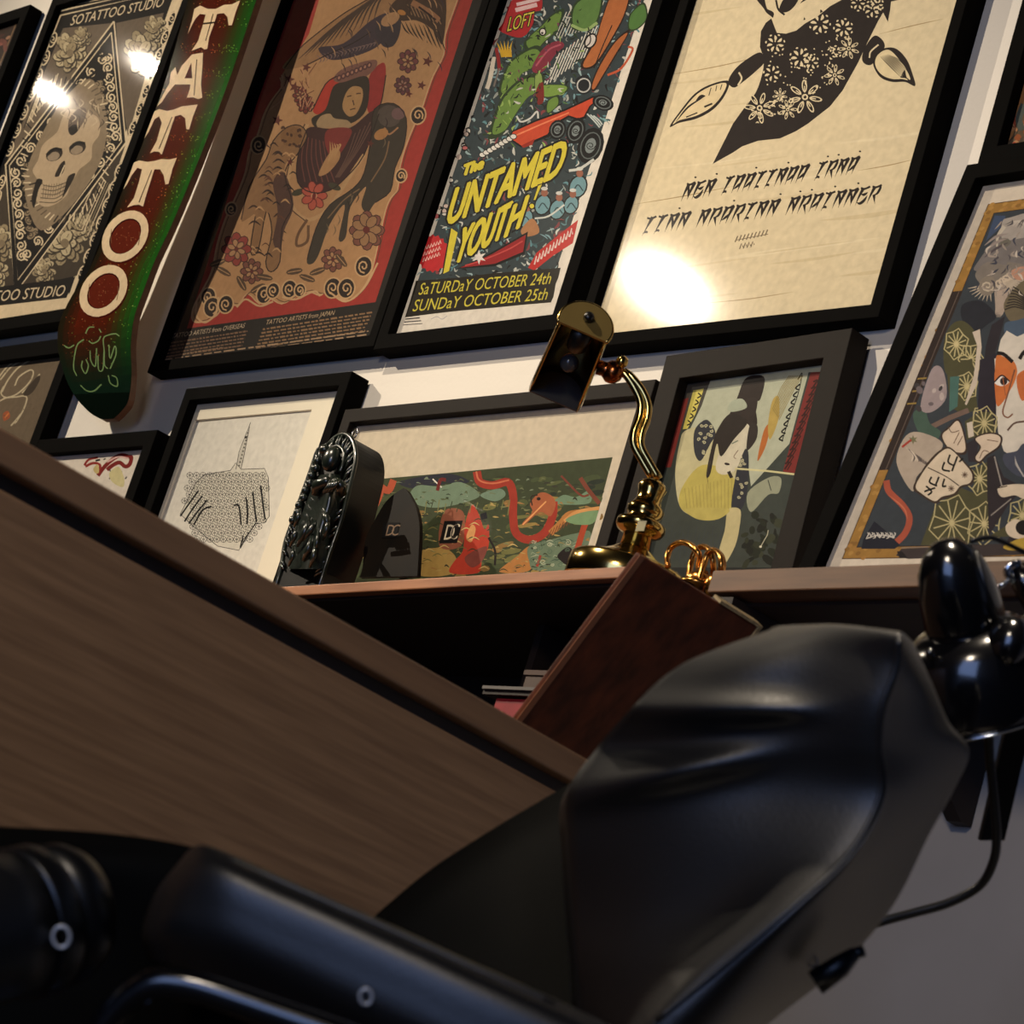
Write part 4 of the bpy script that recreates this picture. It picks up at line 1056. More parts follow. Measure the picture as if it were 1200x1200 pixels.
# brush lettering in two lines: slanted strokes with hooks and dots
def brush(x0, y0, x1, y1, hgt, words, seed):
    q = random.Random(seed); n_ = sum(words) + .7*(len(words) - 1); k = 0.0
    ux, uy = (x1 - x0)/n_, (y1 - y0)/n_
    for wd_ in words:
        for i in range(wd_):
            x, yv = x0 + ux*k, y0 + uy*k; sl = .42
            T = lambda a, b: (x + ux*a*.95 + sl*hgt*b*.9, yv + uy*a - hgt*b)
            typ = q.randrange(5)
            A.line([T(-.05, 1.02), T(.35, .93), T(.8, 1.03)], 2.4, K)
            if typ != 3: A.line([T(.22, 1.0), T(.08, .45), T(.04, -.06)], 4.1, K, taper='end')
            if typ == 0: A.line([T(.3, .96), T(.74, .92), T(.66, .52), T(.3, .44)], 2.9, K, taper=True); A.line([T(.4, .46), T(.6, .15), T(.82, -.16)], 3.9, K, taper='end')
            if typ in (1, 4): A.line([T(.74, 1.02), T(.62, .4), T(.60, -.05)], 4.1, K, taper='end')
            if typ == 1: A.line([T(.12, .18), T(.42, .36), T(.7, .6)], 2.7, K, taper=True)
            if typ == 4: A.line([T(.2, .92), T(.45, .5), T(.62, .06)], 2.9, K, taper=True)
            if typ == 2: A.line([T(.2, .62), T(.5, .56), T(.78, .68)], 3.2, K, taper=True); A.line([T(.05, .14), T(.4, .02), T(.72, .2), T(.84, .5)], 3.4, K, taper=True)
            if typ == 3: A.line([T(.46, 1.02), T(.3, .5), T(.12, -.1)], 4.1, K, taper='end'); A.line([T(.1, .05), T(.4, .12), T(.5, .0)], 2.7, K, taper=True)
            if q.random() < .4: A.oval(*T(.6, 1.35), 1.4, 1.1, 0, K, 7)
            k += 1
        k += .7
brush(*s6((225, 250))[0], *s6((1020, 125))[0], 19, (3, 8, 4), 5)
brush(*s6((45, 405))[0], *s6((1120, 255))[0], 19, (4, 7, 8), 11)
for k in range(9): A.line(s6((470 + k*17, 440 - k*3.6), (482 + k*17, 412 - k*3.6)), 1.3, (110, 96, 76), False)
A.line(s6((470, 432), (620, 404)), .8, (120, 104, 82), False)
for k in range(4): A.line(s6((490 + k*17, 472 - k*3), (500 + k*17, 446 - k*3), (506 + k*17, 462 - k*3)), 1.3, (110, 96, 76), False)
f.finish(A)

# --- small framed drawing of patterned hands, standing on the bookcase
zt = .767
f = Frame('framed_drawing', 'black-framed drawing of two patterned hands in a wide cream mount', 'drawing', -3.6487, 1.2099, .4401, 1.2099 - zt - .001, y=-.006, face=.022, depth=.034, recess=.014, wood='blackwood')
q4 = zoom(160, 420, 4)
loc = f.local(-.0195)
c1, c2, c3, c4 = [loc(*p) for p in q4((275, 295), (830, 240), (640, 980), (140, 700))]
wl, wr, wt_ = (c1[0] + loc(*q4((140, 700))[0])[0])/2, c2[0], (c1[1] + c2[1])/2
A = f.mount((wl, .045, wr, wt_)); A.fill((222, 218, 204))
A.line(q4((272, 300), (830, 244)), 1.0, (150, 140, 120), False)
HK = (44, 42, 40)
A.poly(q4((535, 300), (512, 370), (480, 450), (466, 520), (485, 520), (500, 470), (520, 380)), (196, 192, 178))
body = q4((320, 545), (440, 525), (465, 490), (490, 520), (600, 516), (618, 560), (622, 740), (600, 770), (560, 775), (500, 850), (480, 900), (380, 880), (270, 790), (205, 730), (250, 640), (280, 580))
A.poly(body, (212, 208, 192)); A.line(body, .8, HK, False, closed=True)
for r_ in range(12):
    for c_ in range(13):
        x, yv = 250 + c_*31 + (r_ % 2)*15 - r_*6, 548 + r_*30
        if not (200 + max(0, 600 - yv)*.8 < x < 618 - max(0, yv - 760)*.9) or yv > 860 or (yv > 690 and x < 250): continue
        p = q4((x, yv))[0]
        A.ring(p[0], p[1], 3.8, 3.6, 0, .55, HK, 9)
        for k in range(6): A.line([p, (p[0] + 3.8*math.cos(k*1.047 + .5), p[1] + 3.8*math.sin(k*1.047 + .5))], .5, HK, False)
for P in ([(535, 300), (480, 440), (466, 520)], [(530, 320), (505, 450), (490, 516)]): A.line(q4(*P), .7, HK, False)
A.oval(*q4((512, 370))[0], 1.6, 1.6, 0, HK, 8)
for k in range(10): A.oval(*q4((522 - k*4.6, 350 + k*17))[0], 1.0, 1.2, 0, (90, 88, 80), 7)
for P in ([(290, 620), (240, 690), (205, 740)], [(308, 645), (260, 710), (225, 765)], [(330, 665), (285, 720), (245, 775)], [(352, 694), (310, 712), (268, 780)],
          [(455, 688), (480, 694), (490, 780)], [(512, 650), (520, 700), (518, 778)], [(545, 625), (552, 690), (562, 768)], [(582, 596), (592, 680), (603, 756)]): A.line(q4(*P), 2.0, (20, 19, 19))
A.line(q4((560, 770), (520, 830), (486, 890)), 1.4, HK); A.line(q4((500, 830), (486, 886)), 1.6, HK, False)
A.mesh('print', M['ink'], f.t, f.pz); f.glaze()

# --- long framed dragon painting
f = Frame('framed_painting', 'wide framed painting of a red serpent in a green landscape below a blank top', 'painting', -3.197, 1.148, .6605, 1.148 - zt - .001, y=-.004, roll=.4, face=.022, depth=.034, recess=.010, wood='blackwood_soft')
A = f.art(.020); A.fill((206, 194, 170))
d4 = zoom(380, 440, 4); e7 = zoom(620, 560, 7.5)
GD1, GD2 = (62, 70, 48), (92, 100, 62)
pic = d4((-200, 535), (200, 490), (600, 455), (1352, 383)) + [(682, 672), (300, 720)]
A.poly(pic, GD1)
ORG, RDD = (176, 84, 58), (156, 56, 42)
rg = random.Random(21)
for k in range(150):
    x, yv = rg.uniform(-60, 1300), rg.uniform(480, 960)
    if yv < 515 - x*.09: continue
    p = d4((x, yv))[0]
    c = rg.choice([(54, 62, 44), (72, 82, 54), (88, 96, 60), (46, 54, 44)]) if yv < 640 - x*.06 else rg.choice([(150, 128, 72), (112, 112, 66), (84, 92, 58), (136, 108, 62), (70, 80, 52)])
    A.oval(p[0], p[1], rg.uniform(4, 13), rg.uniform(2, 5), -8 + rg.uniform(-12, 12), c, 9)
A.poly(d4((350, 500), (480, 470), (600, 462), (680, 500), (560, 510), (420, 530)), (44, 46, 56), True)
A.poly(d4((400, 560), (440, 515), (540, 520), (640, 500), (730, 560), (640, 600), (520, 620), (420, 600)), (112, 132, 108), True)
A.poly(d4((730, 560), (820, 530), (850, 560), (800, 590)), (112, 134, 112), True)
A.poly(d4((1080, 600), (1120, 560), (1180, 570), (1240, 540), (1240, 600)), (112, 138, 110), True)
A.poly(d4((440, 830), (560, 810), (620, 860), (600, 930), (440, 935)), (166, 138, 78), True); A.poly(d4((820, 920), (900, 850), (960, 800), (990, 830), (960, 915)), (172, 118, 64), True)
A.poly(d4((960, 800), (1060, 770), (1180, 740), (1250, 740), (1220, 900), (1000, 915), (960, 870)), (104, 122, 98), True)
for k in range(30):
    x, yv = rg.uniform(960, 1230), rg.uniform(770, 900); A.line(d4((x, yv), (x + rg.uniform(10, 30), yv - 10), (x + 40, yv + rg.uniform(-6, 8))), 1.3, rg.choice([(160, 168, 140), (70, 92, 76), (136, 150, 122)]), taper=True)
for k in range(420):
    x, yv = rg.uniform(200, 1240), rg.uniform(480, 940)
    if yv < 520 - x*.09: continue
    up_p = yv < 640 - x*.05
    A.line(d4((x, yv), (x + rg.uniform(4, 12), yv - rg.uniform(-4, 8)), (x + rg.uniform(10, 34), yv + rg.uniform(-6, 6))), rg.uniform(.8, 2.2), rg.choice([(46, 54, 38), (84, 92, 62), (110, 116, 84), (60, 60, 50), (120, 132, 108)] if up_p else [(176, 152, 92), (60, 66, 44), (140, 128, 78), (120, 124, 84), (160, 120, 70), (50, 50, 38)]), taper=True)
# red bodies
A.line(d4((215, 700), (235, 600), (250, 520), (300, 540), (325, 490)), 8, ORG); A.poly(d4((190, 730), (215, 600), (236, 500), (280, 540), (240, 640)), ORG, True)
A.line(d4((715, 450), (730, 500), (790, 515), (860, 500), (885, 560), (885, 660), (900, 740), (960, 770), (1030, 740), (1070, 660), (1075, 590)), 9.5, RDD); A.line(d4((712, 450), (728, 492), (790, 506), (866, 490)), 2, (200, 110, 78))
A.poly(d4((965, 600), (1010, 550), (1060, 560), (1085, 600), (1060, 660), (1010, 640), (940, 700), (930, 690), (975, 640)), (166, 96, 62), True); A.line(d4((930, 700), (980, 650), (1040, 590)), 1.6, (226, 160, 100)); A.oval(*d4((1005, 578))[0], 2.4, 2, 0, (40, 30, 26)); A.line(d4((975, 610), (970, 570), (1000, 560)), 1.6, (50, 38, 32))
A.line(d4((1060, 740), (1110, 690), (1150, 650), (1230, 640)), 7, (180, 122, 66))
for k in range(12): A.line(d4((1050 + k*14, 760 - k*9), (1066 + k*14, 722 - k*9)), 1.0, (120, 70, 44), False)
A.line(d4((1240, 560), (1200, 560), (1110, 470)), 2.4, (120, 62, 48)); A.line(d4((1290, 600), (1240, 540), (1200, 480)), 5, (122, 66, 50))
A.line(e7((540, 290), (480, 440), (420, 640)), 7, (166, 70, 44), False); A.line(e7((100, 680), (70, 780)), 3, (150, 60, 48))
A.line(e7((310, 380), (420, 300), (620, 265)), 4, (206, 150, 90)); A.poly(e7((320, 370), (440, 310), (610, 290), (560, 400), (420, 410)), (120, 150, 108), True)
A.poly(e7((250, 680), (330, 610), (380, 640), (340, 760), (280, 730)), (34, 28, 26), True)
for k in range(20):
    p = e7((rg.uniform(20, 480), rg.uniform(560, 780)))[0]; A.spiral(p[0], p[1], rg.uniform(2, 4.5), 1.3, .9, rg.choice([(170, 176, 146), (82, 104, 84)]), rg.uniform(0, 360))
# standing red figure, tree
A.poly(d4((540, 800), (560, 640), (640, 630), (660, 690), (640, 800)), (140, 84, 62), True)
A.poly(d4((660, 700), (690, 610), (720, 640), (750, 720), (770, 700), (770, 800), (740, 860), (720, 925), (590, 925), (610, 870), (650, 820)), (178, 62, 44), True); A.poly(d4((665, 760), (690, 700), (710, 720), (690, 780)), (206, 150, 92), True); A.poly(d4((660, 850), (760, 800), (740, 870), (690, 900)), (124, 66, 56), True)
A.line(d4((770, 760), (800, 820), (800, 890)), 2.6, (38, 32, 30)); A.poly(d4((730, 650), (760, 640), (765, 670), (735, 680)), (30, 30, 36))
A.line(d4((508, 485), (550, 525)), 1.6, (220, 214, 200), False); A.line(d4((530, 540), (545, 490), (570, 490)), 4, (110, 40, 38))
for k in range(14): A.line(d4((470 + k*30, 640 + rg.uniform(-20, 20)), (480 + k*30, 600 + rg.uniform(-20, 20))), 1.5, rg.choice([(58, 66, 44), (120, 120, 74)]), False, taper=True)
for k in range(30):
    x, yv = rg.uniform(440, 900), rg.uniform(680, 920); A.line(d4((x, yv), (x + 26, yv - 12), (x + 50, yv)), 1.4, rg.choice([(196, 172, 110), (58, 62, 40), (110, 104, 60)]), taper=True)
# square logo sticker
A.poly(d4((563, 682), (650, 680), (622, 786), (538, 788)), BLK)
A.text('D', d4((560, 770))[0], d4((602, 768))[0], (4.2, -18), (214, 200, 170)); A.text('C', d4((585, 768))[0], d4((622, 766))[0], (4.2, -18), (214, 200, 170)); A.text('C', d4((588, 766))[0], d4((616, 764))[0], (4, -17), (60, 52, 44))
A.poly(e7((700, 0), (730, 0), (530, 660), (500, 660)), (206, 196, 176))
f.finish(A)

# --- framed print of a courtesan
f = Frame('framed_woodblock_print', 'dark-framed woodblock print of a woman in a pale robe with red side strips', 'picture', -2.5233, 1.1816, .3157, 1.1816 - zt - .004, y=-.010, roll=2.4, face=.036, depth=.032, recess=.012, wood='blackwood_soft')
A = f.art(); A.fill((40, 42, 40))
j = zoom(740, 380, 4); v7 = zoom(760, 600, 7.5)
ROBE, CREAM2 = (192, 186, 146), (186, 188, 164)
A.poly(j((200, 240), (960, 130), (900, 480), (720, 1140), (80, 1140)), (62, 68, 62))
A.poly(j((380, 230), (640, 190), (940, 140), (930, 220), (830, 225), (740, 560), (560, 760), (540, 600), (240, 560), (330, 380)), (178, 182, 158))
A.poly(j((205, 260), (385, 225), (320, 400), (240, 480)), (70, 66, 60)); A.poly(j((215, 355), (268, 345), (185, 670), (128, 672)), (126, 50, 44))
A.poly(j((290, 310), (340, 300), (300, 420), (262, 490), (240, 492)), (206, 194, 96))
for k in range(5): A.line(j((312 - k*12, 322 + k*32), (325 - k*12, 335 + k*32), (308 - k*12, 346 + k*32)), 1.6, BLK)
A.poly(j((840, 225), (925, 220), (790, 715), (710, 690)), (120, 46, 42))
for k in range(13): A.line(j((852 - k*11, 270 + k*32), (872 - k*11, 262 + k*32), (850 - k*11, 296 + k*32)), 2.0, (58, 30, 26)); A.line(j((882 - k*11, 266 + k*32), (862 - k*11, 300 + k*32)), 1.4, (58, 30, 26), False)
A.line(j((780, 260), (800, 230), (780, 330), (740, 440), (705, 550)), 1.0, BLK)
for k in range(8): A.line(j((790 - k*11, 280 + k*34), (770 - k*11, 300 + k*34), (788 - k*11, 308 + k*34)), 1.8, BLK)
A.poly(j((225, 560), (250, 500), (330, 480), (400, 500), (480, 560), (545, 600), (530, 760), (470, 870), (380, 915), (290, 900), (225, 850), (205, 700)), ROBE, True)
A.poly(j((225, 850), (240, 760), (330, 660), (450, 690), (500, 780), (460, 875), (380, 915), (290, 900)), (184, 172, 92), True)
for k in range(14): A.line(j((250 + k*17, 770 - k*4), (262 + k*16, 880)), .6, (150, 138, 76), False)
A.poly(j((340, 450), (370, 460), (395, 515), (370, 560), (325, 640), (295, 600), (295, 500)), (52, 54, 60), True)
for k in range(14): A.spiral(*j((rg.uniform(305, 385), rg.uniform(470, 620)))[0], 2.4, 1.2, 1.0, (190, 186, 150), k*50)
A.poly(j((520, 600), (548, 600), (545, 760), (520, 860), (468, 865), (490, 700)), (50, 52, 58), True)
for k in range(14): A.spiral(*j((rg.uniform(490, 540), rg.uniform(620, 850)))[0], 2.2, 1.2, 1.0, (186, 182, 148), k*50)
# hair, face
A.poly(j((495, 345), (530, 260), (580, 238), (625, 255), (605, 350), (580, 370), (590, 460), (570, 470), (480, 460), (460, 430)), (48, 40, 36), True)
A.poly(j((460, 420), (520, 360), (590, 350), (560, 470), (480, 500)), (52, 44, 40), True); A.poly(j((470, 360), (520, 350), (540, 390), (480, 410), (450, 400)), (168, 176, 154), True)
A.poly(j((400, 640), (440, 540), (500, 475), (548, 470), (555, 530), (520, 610), (490, 680), (440, 705), (400, 690)), (204, 198, 174), True)
A.poly(j((400, 500), (460, 420), (530, 440), (540, 470), (480, 540), (420, 620), (400, 560), (370, 700), (350, 710), (370, 600)), (46, 40, 36), True)
A.line(j((370, 640), (355, 700), (362, 770)), 2.0, (60, 54, 46), taper='end'); A.line(j((455, 690), (470, 720)), 4, (42, 36, 34)); A.poly(j((555, 470), (590, 475), (585, 540), (540, 590)), (52, 46, 42), True)
A.line(j((470, 560), (500, 545)), 1.4, (120, 130, 112)); A.oval(*j((448, 655))[0], 3.4, 1.5, 10, (50, 40, 38), 8); A.line(j((500, 590), (480, 620), (490, 630)), .9, (120, 100, 84))
# grain heads, sash, pole
A.poly(j((590, 640), (620, 500), (650, 470), (630, 570)), (176, 104, 52), True); A.poly(j((640, 470), (660, 360), (690, 340), (690, 440), (650, 540)), (180, 156, 84), True)
for k in range(9): A.line(j((660 + k*4, 400 + k*6), (700 + k*8, 300), (740 + k*8, 240)), .8, (140, 124, 70), False)
A.line(j((485, 676), (640, 688), (786, 706)), 2.2, (206, 200, 150), False)
A.poly(j((545, 790), (640, 720), (700, 720), (690, 790), (640, 800), (560, 880)), (150, 154, 130), True); A.line(j((640, 730), (655, 780)), 1.2, (80, 84, 74), False)
A.poly(v7((700, -20), (805, -20), (800, 130), (760, 300), (670, 460), (620, 480), (620, 340), (670, 160)), (192, 182, 136), True)
A.poly(v7((330, -30), (700, -30), (640, 50), (520, 75), (400, 50)), (184, 172, 96), True)
for k in range(40):
    p = v7((rg.uniform(840, 1180), rg.uniform(0, 480)))[0]; A.oval(p[0], p[1], rg.uniform(3, 9), rg.uniform(2, 5), rg.uniform(0, 180), rg.choice([(40, 44, 34), (50, 54, 40), (60, 64, 48), (34, 36, 30)]), 9)
for k in range(22): A.line(v7((140 + k*24, 120 + (k % 3)*60), (100 + k*24, 330 + (k % 4)*40)), .6, (60, 66, 70), False)
A.line(v7((985, 305), (1045, 200), (1052, 160)), .9, (190, 186, 160), False); A.oval(*v7((985, 305))[0], 1.6, 1.4, 0, (212, 208, 184), 8)
f.finish(A)

# --- large kabuki print leaning back on the ledge
LEAN, YT = 8.9, -.012
f = Frame('framed_print', 'large black-framed kabuki actor print with gold corner bands leaning on the ledge', 'picture', -2.0946, 1.3966, .455, (1.3966 - zt + .0015)/math.cos(math.radians(LEAN)), y=YT, lean=LEAN, face=.023, depth=.034, recess=.012)
loc = f.local(-.0175)
g1, g2 = loc(1158, 241), loc(990, 655.0)
A = f.art(); A.fill((206, 194, 176))
wr = f.w/2 - .05
def rectl(l, b, r, t, c): A.raw([(l, b), (r, b), (r, t), (l, t)], c)
gx = (g1[0] + g2[0])/2; gt, gb = g1[1], g2[1]
rectl(gx - .0012, gb - .0012, wr + .0012, gt + .0012, (70, 48, 26))
rectl(gx, gb, wr, gt, (150, 112, 54)); GW = .0145
for k in range(200):
    a_r, b_r = rnd.uniform(gx, wr), rnd.choice([rnd.uniform(gb, gb + GW), rnd.uniform(gt - GW, gt)])
    if k % 2: a_r, b_r = rnd.choice([rnd.uniform(gx, gx + GW), rnd.uniform(wr - GW, wr)]), rnd.uniform(gb, gt)
    A.raw([(a_r + .004*math.cos(t), b_r + .003*math.sin(t)) for t in (0, 1, 2, 3, 4, 5)], rnd.choice([(168, 128, 66), (132, 96, 46), (158, 116, 60)]))
rectl(gx + GW - .001, gb + GW - .001, wr - GW + .001, gt - GW + .001, (40, 30, 24))
rectl(gx + GW, gb + GW, wr - GW, gt - GW, (52, 58, 64))
k9 = zoom(940, 200, 4.615); m9 = zoom(940, 420, 4.615); n7 = zoom(1080, 230, 5.714); o5 = zoom(960, 600, 5)
# dark middle part of the left border
bd0, bd1 = loc(1029, 552)[1], loc(1123, 342)[1]
rectl(gx - .0005, bd0, gx + GW + .0005, bd1, (46, 36, 33)); rectl(gx + GW*.62, bd0, gx + GW*.72, bd1, (92, 78, 70))
for k in range(3): rectl(gx + .001, bd0 + (bd1 - bd0)*(.36 + .07*k), gx + GW, bd0 + (bd1 - bd0)*(.36 + .07*k) + .0022, (140, 116, 60))
def L2(a, b): return (gx + GW + (wr - gx - 2*GW)*a, gb + GW + (gt - gb - 2*GW)*b)
def lpoly(P, c): A.raw([L2(*p) for p in P], c)
lpoly([(.62, 0), (1, 0), (1, .40), (.84, .44), (.70, .30)], (44, 38, 42)); lpoly([(.74, 0), (1, 0), (1, .26), (.84, .30)], (74, 72, 48))
for (a, b) in ((.84, .07), (.95, .18), (.93, .02)):
    for k in range(12):
        t = k*math.pi/6; w1 = .0012; p = L2(a, b); d2 = (.03*math.cos(t), .03*math.sin(t)); n2 = (-w1*math.sin(t), w1*math.cos(t))
        A.raw([(p[0] + n2[0], p[1] + n2[1]), (p[0] - n2[0], p[1] - n2[1]), (p[0] + d2[0] - n2[0], p[1] + d2[1] - n2[1]), (p[0] + d2[0] + n2[0], p[1] + d2[1] + n2[1])], (178, 166, 120))
# smoke, dragon
lpoly([(.92, .40), (1, .42), (1, .80), (.95, .82)], (40, 36, 46))
A.poly(n7((390, 420), (520, 260), (690, 150), (720, 160), (720, 500), (560, 470), (360, 500)), (112, 106, 104), True)
A.poly(n7((490, 130), (560, 130), (560, 180), (430, 300)), (60, 74, 100)); A.poly(n7((540, 170), (600, 140), (760, 110), (740, 250), (610, 290), (540, 290)), (156, 148, 140), True)
for k in range(9): A.line(n7((560 + k*16, 190 + k*4), (620 + k*12, 170 - k*2), (690 + k*8, 200)), 1.8, rnd.choice([(186, 176, 164), (96, 90, 88)]), taper=True)
A.line(n7((555, 200), (510, 270), (505, 350), (498, 420)), 5, (184, 174, 158), taper='end'); A.poly(n7((530, 290), (570, 280), (600, 310), (560, 340), (530, 330)), (104, 100, 90), True)
for k in range(3): A.line(n7((420, 330 + k*40), (500, 270 + k*40), (580, 250 + k*30)), 3, rnd.choice([(142, 130, 124), (80, 72, 76)]), taper=True)
A.poly(n7((360, 520), (440, 440), (560, 460), (580, 440), (700, 470), (700, 580), (640, 640), (560, 660), (480, 620), (400, 590)), (120, 112, 104), True)
for k in range(15):
    t = -2.2 + k*.27; c = np.array(n7((455, 590))[0]) if k < 8 else np.array(n7((560, 560))[0])
    A.line([c, c + np.array([26*math.cos(2.9 - k*.2), 20*math.sin(2.9 - k*.2)])], 4.2, (172, 158, 140), False, taper='end')
A.oval(*n7((440, 600))[0], 10, 12, 20, (128, 118, 106)); A.spiral(*n7((440, 600))[0], 8, 1.4, 2, (184, 170, 150))
for k in range(7): A.line(n7((500 + k*12, 640 - k*4), (500 + k*8, 740 + k*4), (490 + k*6, 810)), 4.5, (166, 150, 136), taper='end')
for k in range(6): A.spiral(*n7((520 + k*26, 580 - k*14))[0], 6, 1.2, 2.2, (186, 170, 150), k*60)
A.poly(n7((600, 500), (700, 470), (720, 540), (640, 560)), (176, 132, 110), True)
A.poly(n7((550, 720), (640, 600), (700, 560), (740, 600), (720, 800), (600, 840)), (104, 94, 74), True)
for k in range(8): A.line(n7((555 + k*8, 760 - k*22), (620 + k*4, 740 - k*16), (700, 760 - k*10)), 1.6, (48, 42, 38))
A.poly(n7((270, 730), (400, 700), (500, 800), (440, 860), (360, 910), (280, 850)), (36, 38, 46), True)
for k in range(60):
    x, yv = rnd.uniform(380, 760), rnd.uniform(150, 640)
    if x < 520 - (yv - 150)*.33: continue
    A.line(n7((x, yv), (x + rnd.uniform(-30, 30), yv + rnd.uniform(8, 30)), (x + rnd.uniform(-50, 50), yv + rnd.uniform(30, 60))), rnd.uniform(1.2, 3), rnd.choice([(190, 178, 164), (74, 70, 74), (150, 138, 128), (58, 60, 72)]), taper=True)
# hemp-leaf robe pattern
def hemp(c, r, c1=(178, 166, 120), rot=0.2, sq=1.25):
    for k in range(12):
        t = rot + k*math.pi/6; A.line([c, (c[0] + r*math.cos(t), c[1] + r*sq*math.sin(t))], 1.5, c1, False)
    for k in range(6):
        t = rot + k*math.pi/3; t2 = t + math.pi/3
        A.line([(c[0] + r*math.cos(t), c[1] + r*sq*math.sin(t)), (c[0] + r*1.25*math.cos(t + .52), c[1] + r*1.25*sq*math.sin(t + .52)), (c[0] + r*math.cos(t2), c[1] + r*sq*math.sin(t2))], 1.5, c1, False)
    A.oval(c[0], c[1], 3, 3.4, 0, (190, 176, 130), 9)
OLV = (74, 72, 48)
A.poly(n7((200, 860), (290, 840), (380, 960), (370, 1200), (250, 1210), (160, 1180), (150, 980)), OLV, True)
hemp(n7((232, 990))[0], 12); hemp(n7((330, 1090))[0], 12, rot=.5); hemp(n7((290, 1220))[0], 10, rot=.1)
A.poly(m9((780, 40), (920, 0), (950, 280), (860, 300), (800, 260)), OLV); hemp(m9((890, 150))[0], 11)
A.poly(m9((800, 100), (850, 95), (840, 260), (795, 290)), (70, 104, 96))
A.poly(m9((640, 1010), (720, 800), (860, 700), (960, 740), (1000, 820), (1005, 985), (800, 1010)), OLV); A.poly(m9((930, 600), (1000, 560), (1010, 900), (920, 960)), OLV)
hemp(m9((810, 890))[0], 22, rot=.3); hemp(m9((985, 895))[0], 17, rot=.1); hemp(m9((960, 650))[0], 13); hemp(m9((985, 350))[0], 14, rot=.4)
A.poly(m9((1110, 900), (1200, 760), (1320, 720), (1320, 950), (1000, 970)), OLV); hemp(m9((1190, 850))[0], 14)
# collar, face
A.poly(n7((340, 910), (390, 890), (402, 1010), (370, 1260), (300, 1400), (290, 1390), (350, 1200), (372, 1000)), (196, 182, 164))
A.poly(n7((470, 860), (560, 800), (520, 960), (490, 1060), (480, 1280), (400, 1300), (430, 1000)), (42, 38, 44))
A.poly(m9((960, 10), (1050, -30), (1050, 260), (1040, 420), (960, 400), (950, 250)), (40, 36, 46))
A.poly(n7((560, 850), (640, 830), (760, 800), (700, 910), (620, 950), (560, 930)), (70, 86, 104), True)
FACE = (206, 198, 184)
A.poly(n7((530, 960), (570, 900), (640, 940), (780, 880), (900, 900), (900, 1500), (500, 1500), (498, 1100)), FACE)
A.poly(m9((1045, 100), (1060, 400), (1090, 500), (1150, 540), (1260, 540), (1400, 400), (1400, 0), (1040, 0)), FACE)
A.poly(n7((498, 1080), (560, 1080), (620, 1110), (640, 1180), (610, 1270), (560, 1330), (500, 1330)), (196, 112, 58), True)
A.poly(m9((1045, 60), (1110, 60), (1140, 120), (1110, 200), (1060, 260), (1045, 200)), (194, 108, 56), True); A.poly(m9((1160, 100), (1230, 60), (1260, 140), (1190, 230)), (190, 104, 56), True)
A.line(n7((505, 1050), (550, 1058), (610, 1110)), 4.4, (26, 22, 22)); A.line(n7((655, 1090), (690, 1040), (760, 1010)), 4.4, (26, 22, 22))
A.poly(m9((1040, 130), (1080, 95), (1120, 125), (1080, 150)), (228, 222, 214), True); A.oval(*m9((1090, 124))[0], 4.4, 4.6, 0, (52, 40, 40)); A.line(m9((1040, 128), (1080, 92), (1122, 124)), 1.8, (50, 30, 28)); A.oval(*m9((1090, 124))[0], 1.8, 1.8, 0, (12, 10, 10))
A.line(m9((1150, 60), (1110, 200), (1085, 290), (1110, 320), (1140, 300)), 1.8, (120, 76, 54)); A.line(m9((1110, 390), (1150, 350), (1210, 340)), 2.2, (90, 66, 56)); A.line(m9((1085, 100), (1100, 200)), 1.2, (150, 88, 56))
A.poly(m9((1090, 520), (1160, 500), (1200, 460), (1300, 480), (1300, 620), (1180, 640), (1100, 580)), (66, 70, 84), True); 
for k in range(8): A.line(m9((1200 - k*6, 640 - k*10), (1150, 570 - k*6)), 1.6, (172, 166, 160), False, taper='end')
# dark robe, hands, lettered sleeve
A.poly(m9((1000, 540), (1040, 520), (1090, 640), (1200, 700), (1110, 800), (1010, 960), (1000, 700)), (44, 38, 42)); A.line(m9((1040, 530), (1080, 690)), 1.6, (150, 142, 134), False); A.line(m9((1020, 850), (1130, 760)), 1.4, (140, 132, 124), False)
A.poly(m9((890, 460), (960, 420), (940, 560), (900, 560)), (46, 40, 46)); A.poly(m9((880, 340), (960, 290), (1030, 290), (1040, 400), (960, 420), (890, 440)), OLV); hemp(m9((985, 350))[0], 13)
A.poly(m9((930, 430), (1010, 400), (1080, 420), (1070, 480), (1000, 530), (960, 570), (930, 540), (960, 480)), (54, 40, 34), True); A.poly(m9((938, 434), (1010, 408), (1070, 424), (1060, 474), (996, 520), (960, 556), (938, 536), (968, 480)), (204, 186, 164), True); A.line(m9((1000, 440), (1060, 450)), 1.0, (110, 86, 70)); A.line(m9((960, 540), (980, 500), (1010, 505)), 1.0, (110, 86, 70))
A.poly(m9((750, 420), (790, 370), (850, 330), (890, 460), (880, 520), (800, 500)), (54, 40, 34), True); A.poly(m9((758, 420), (796, 378), (846, 340), (882, 460), (870, 508), (800, 492)), (204, 186, 164), True)
for P in ([(790, 370), (810, 400), (850, 390)], [(820, 460), (850, 400)], [(840, 470), (868, 420)]): A.line(m9(*P), 1.0, (100, 78, 64))
A.line(m9((680, 380), (800, 320), (900, 280)), 6, (112, 92, 82), False); A.poly(m9((890, 350), (920, 340), (930, 420), (900, 430)), (200, 188, 170))
A.poly(m9((600, 300), (660, 270), (690, 350), (750, 400), (700, 460), (630, 400)), (66, 88, 76), True); A.poly(m9((700, 60), (760, 60), (780, 210), (700, 290), (640, 260)), (150, 136, 136), True)
for k in range(10): A.oval(*m9((rnd.uniform(620, 760), rnd.uniform(120, 300)))[0], rnd.uniform(2, 5), rnd.uniform(2, 4), 30*k, rnd.choice([(180, 166, 160), (104, 94, 96), (60, 56, 58)]), 8)
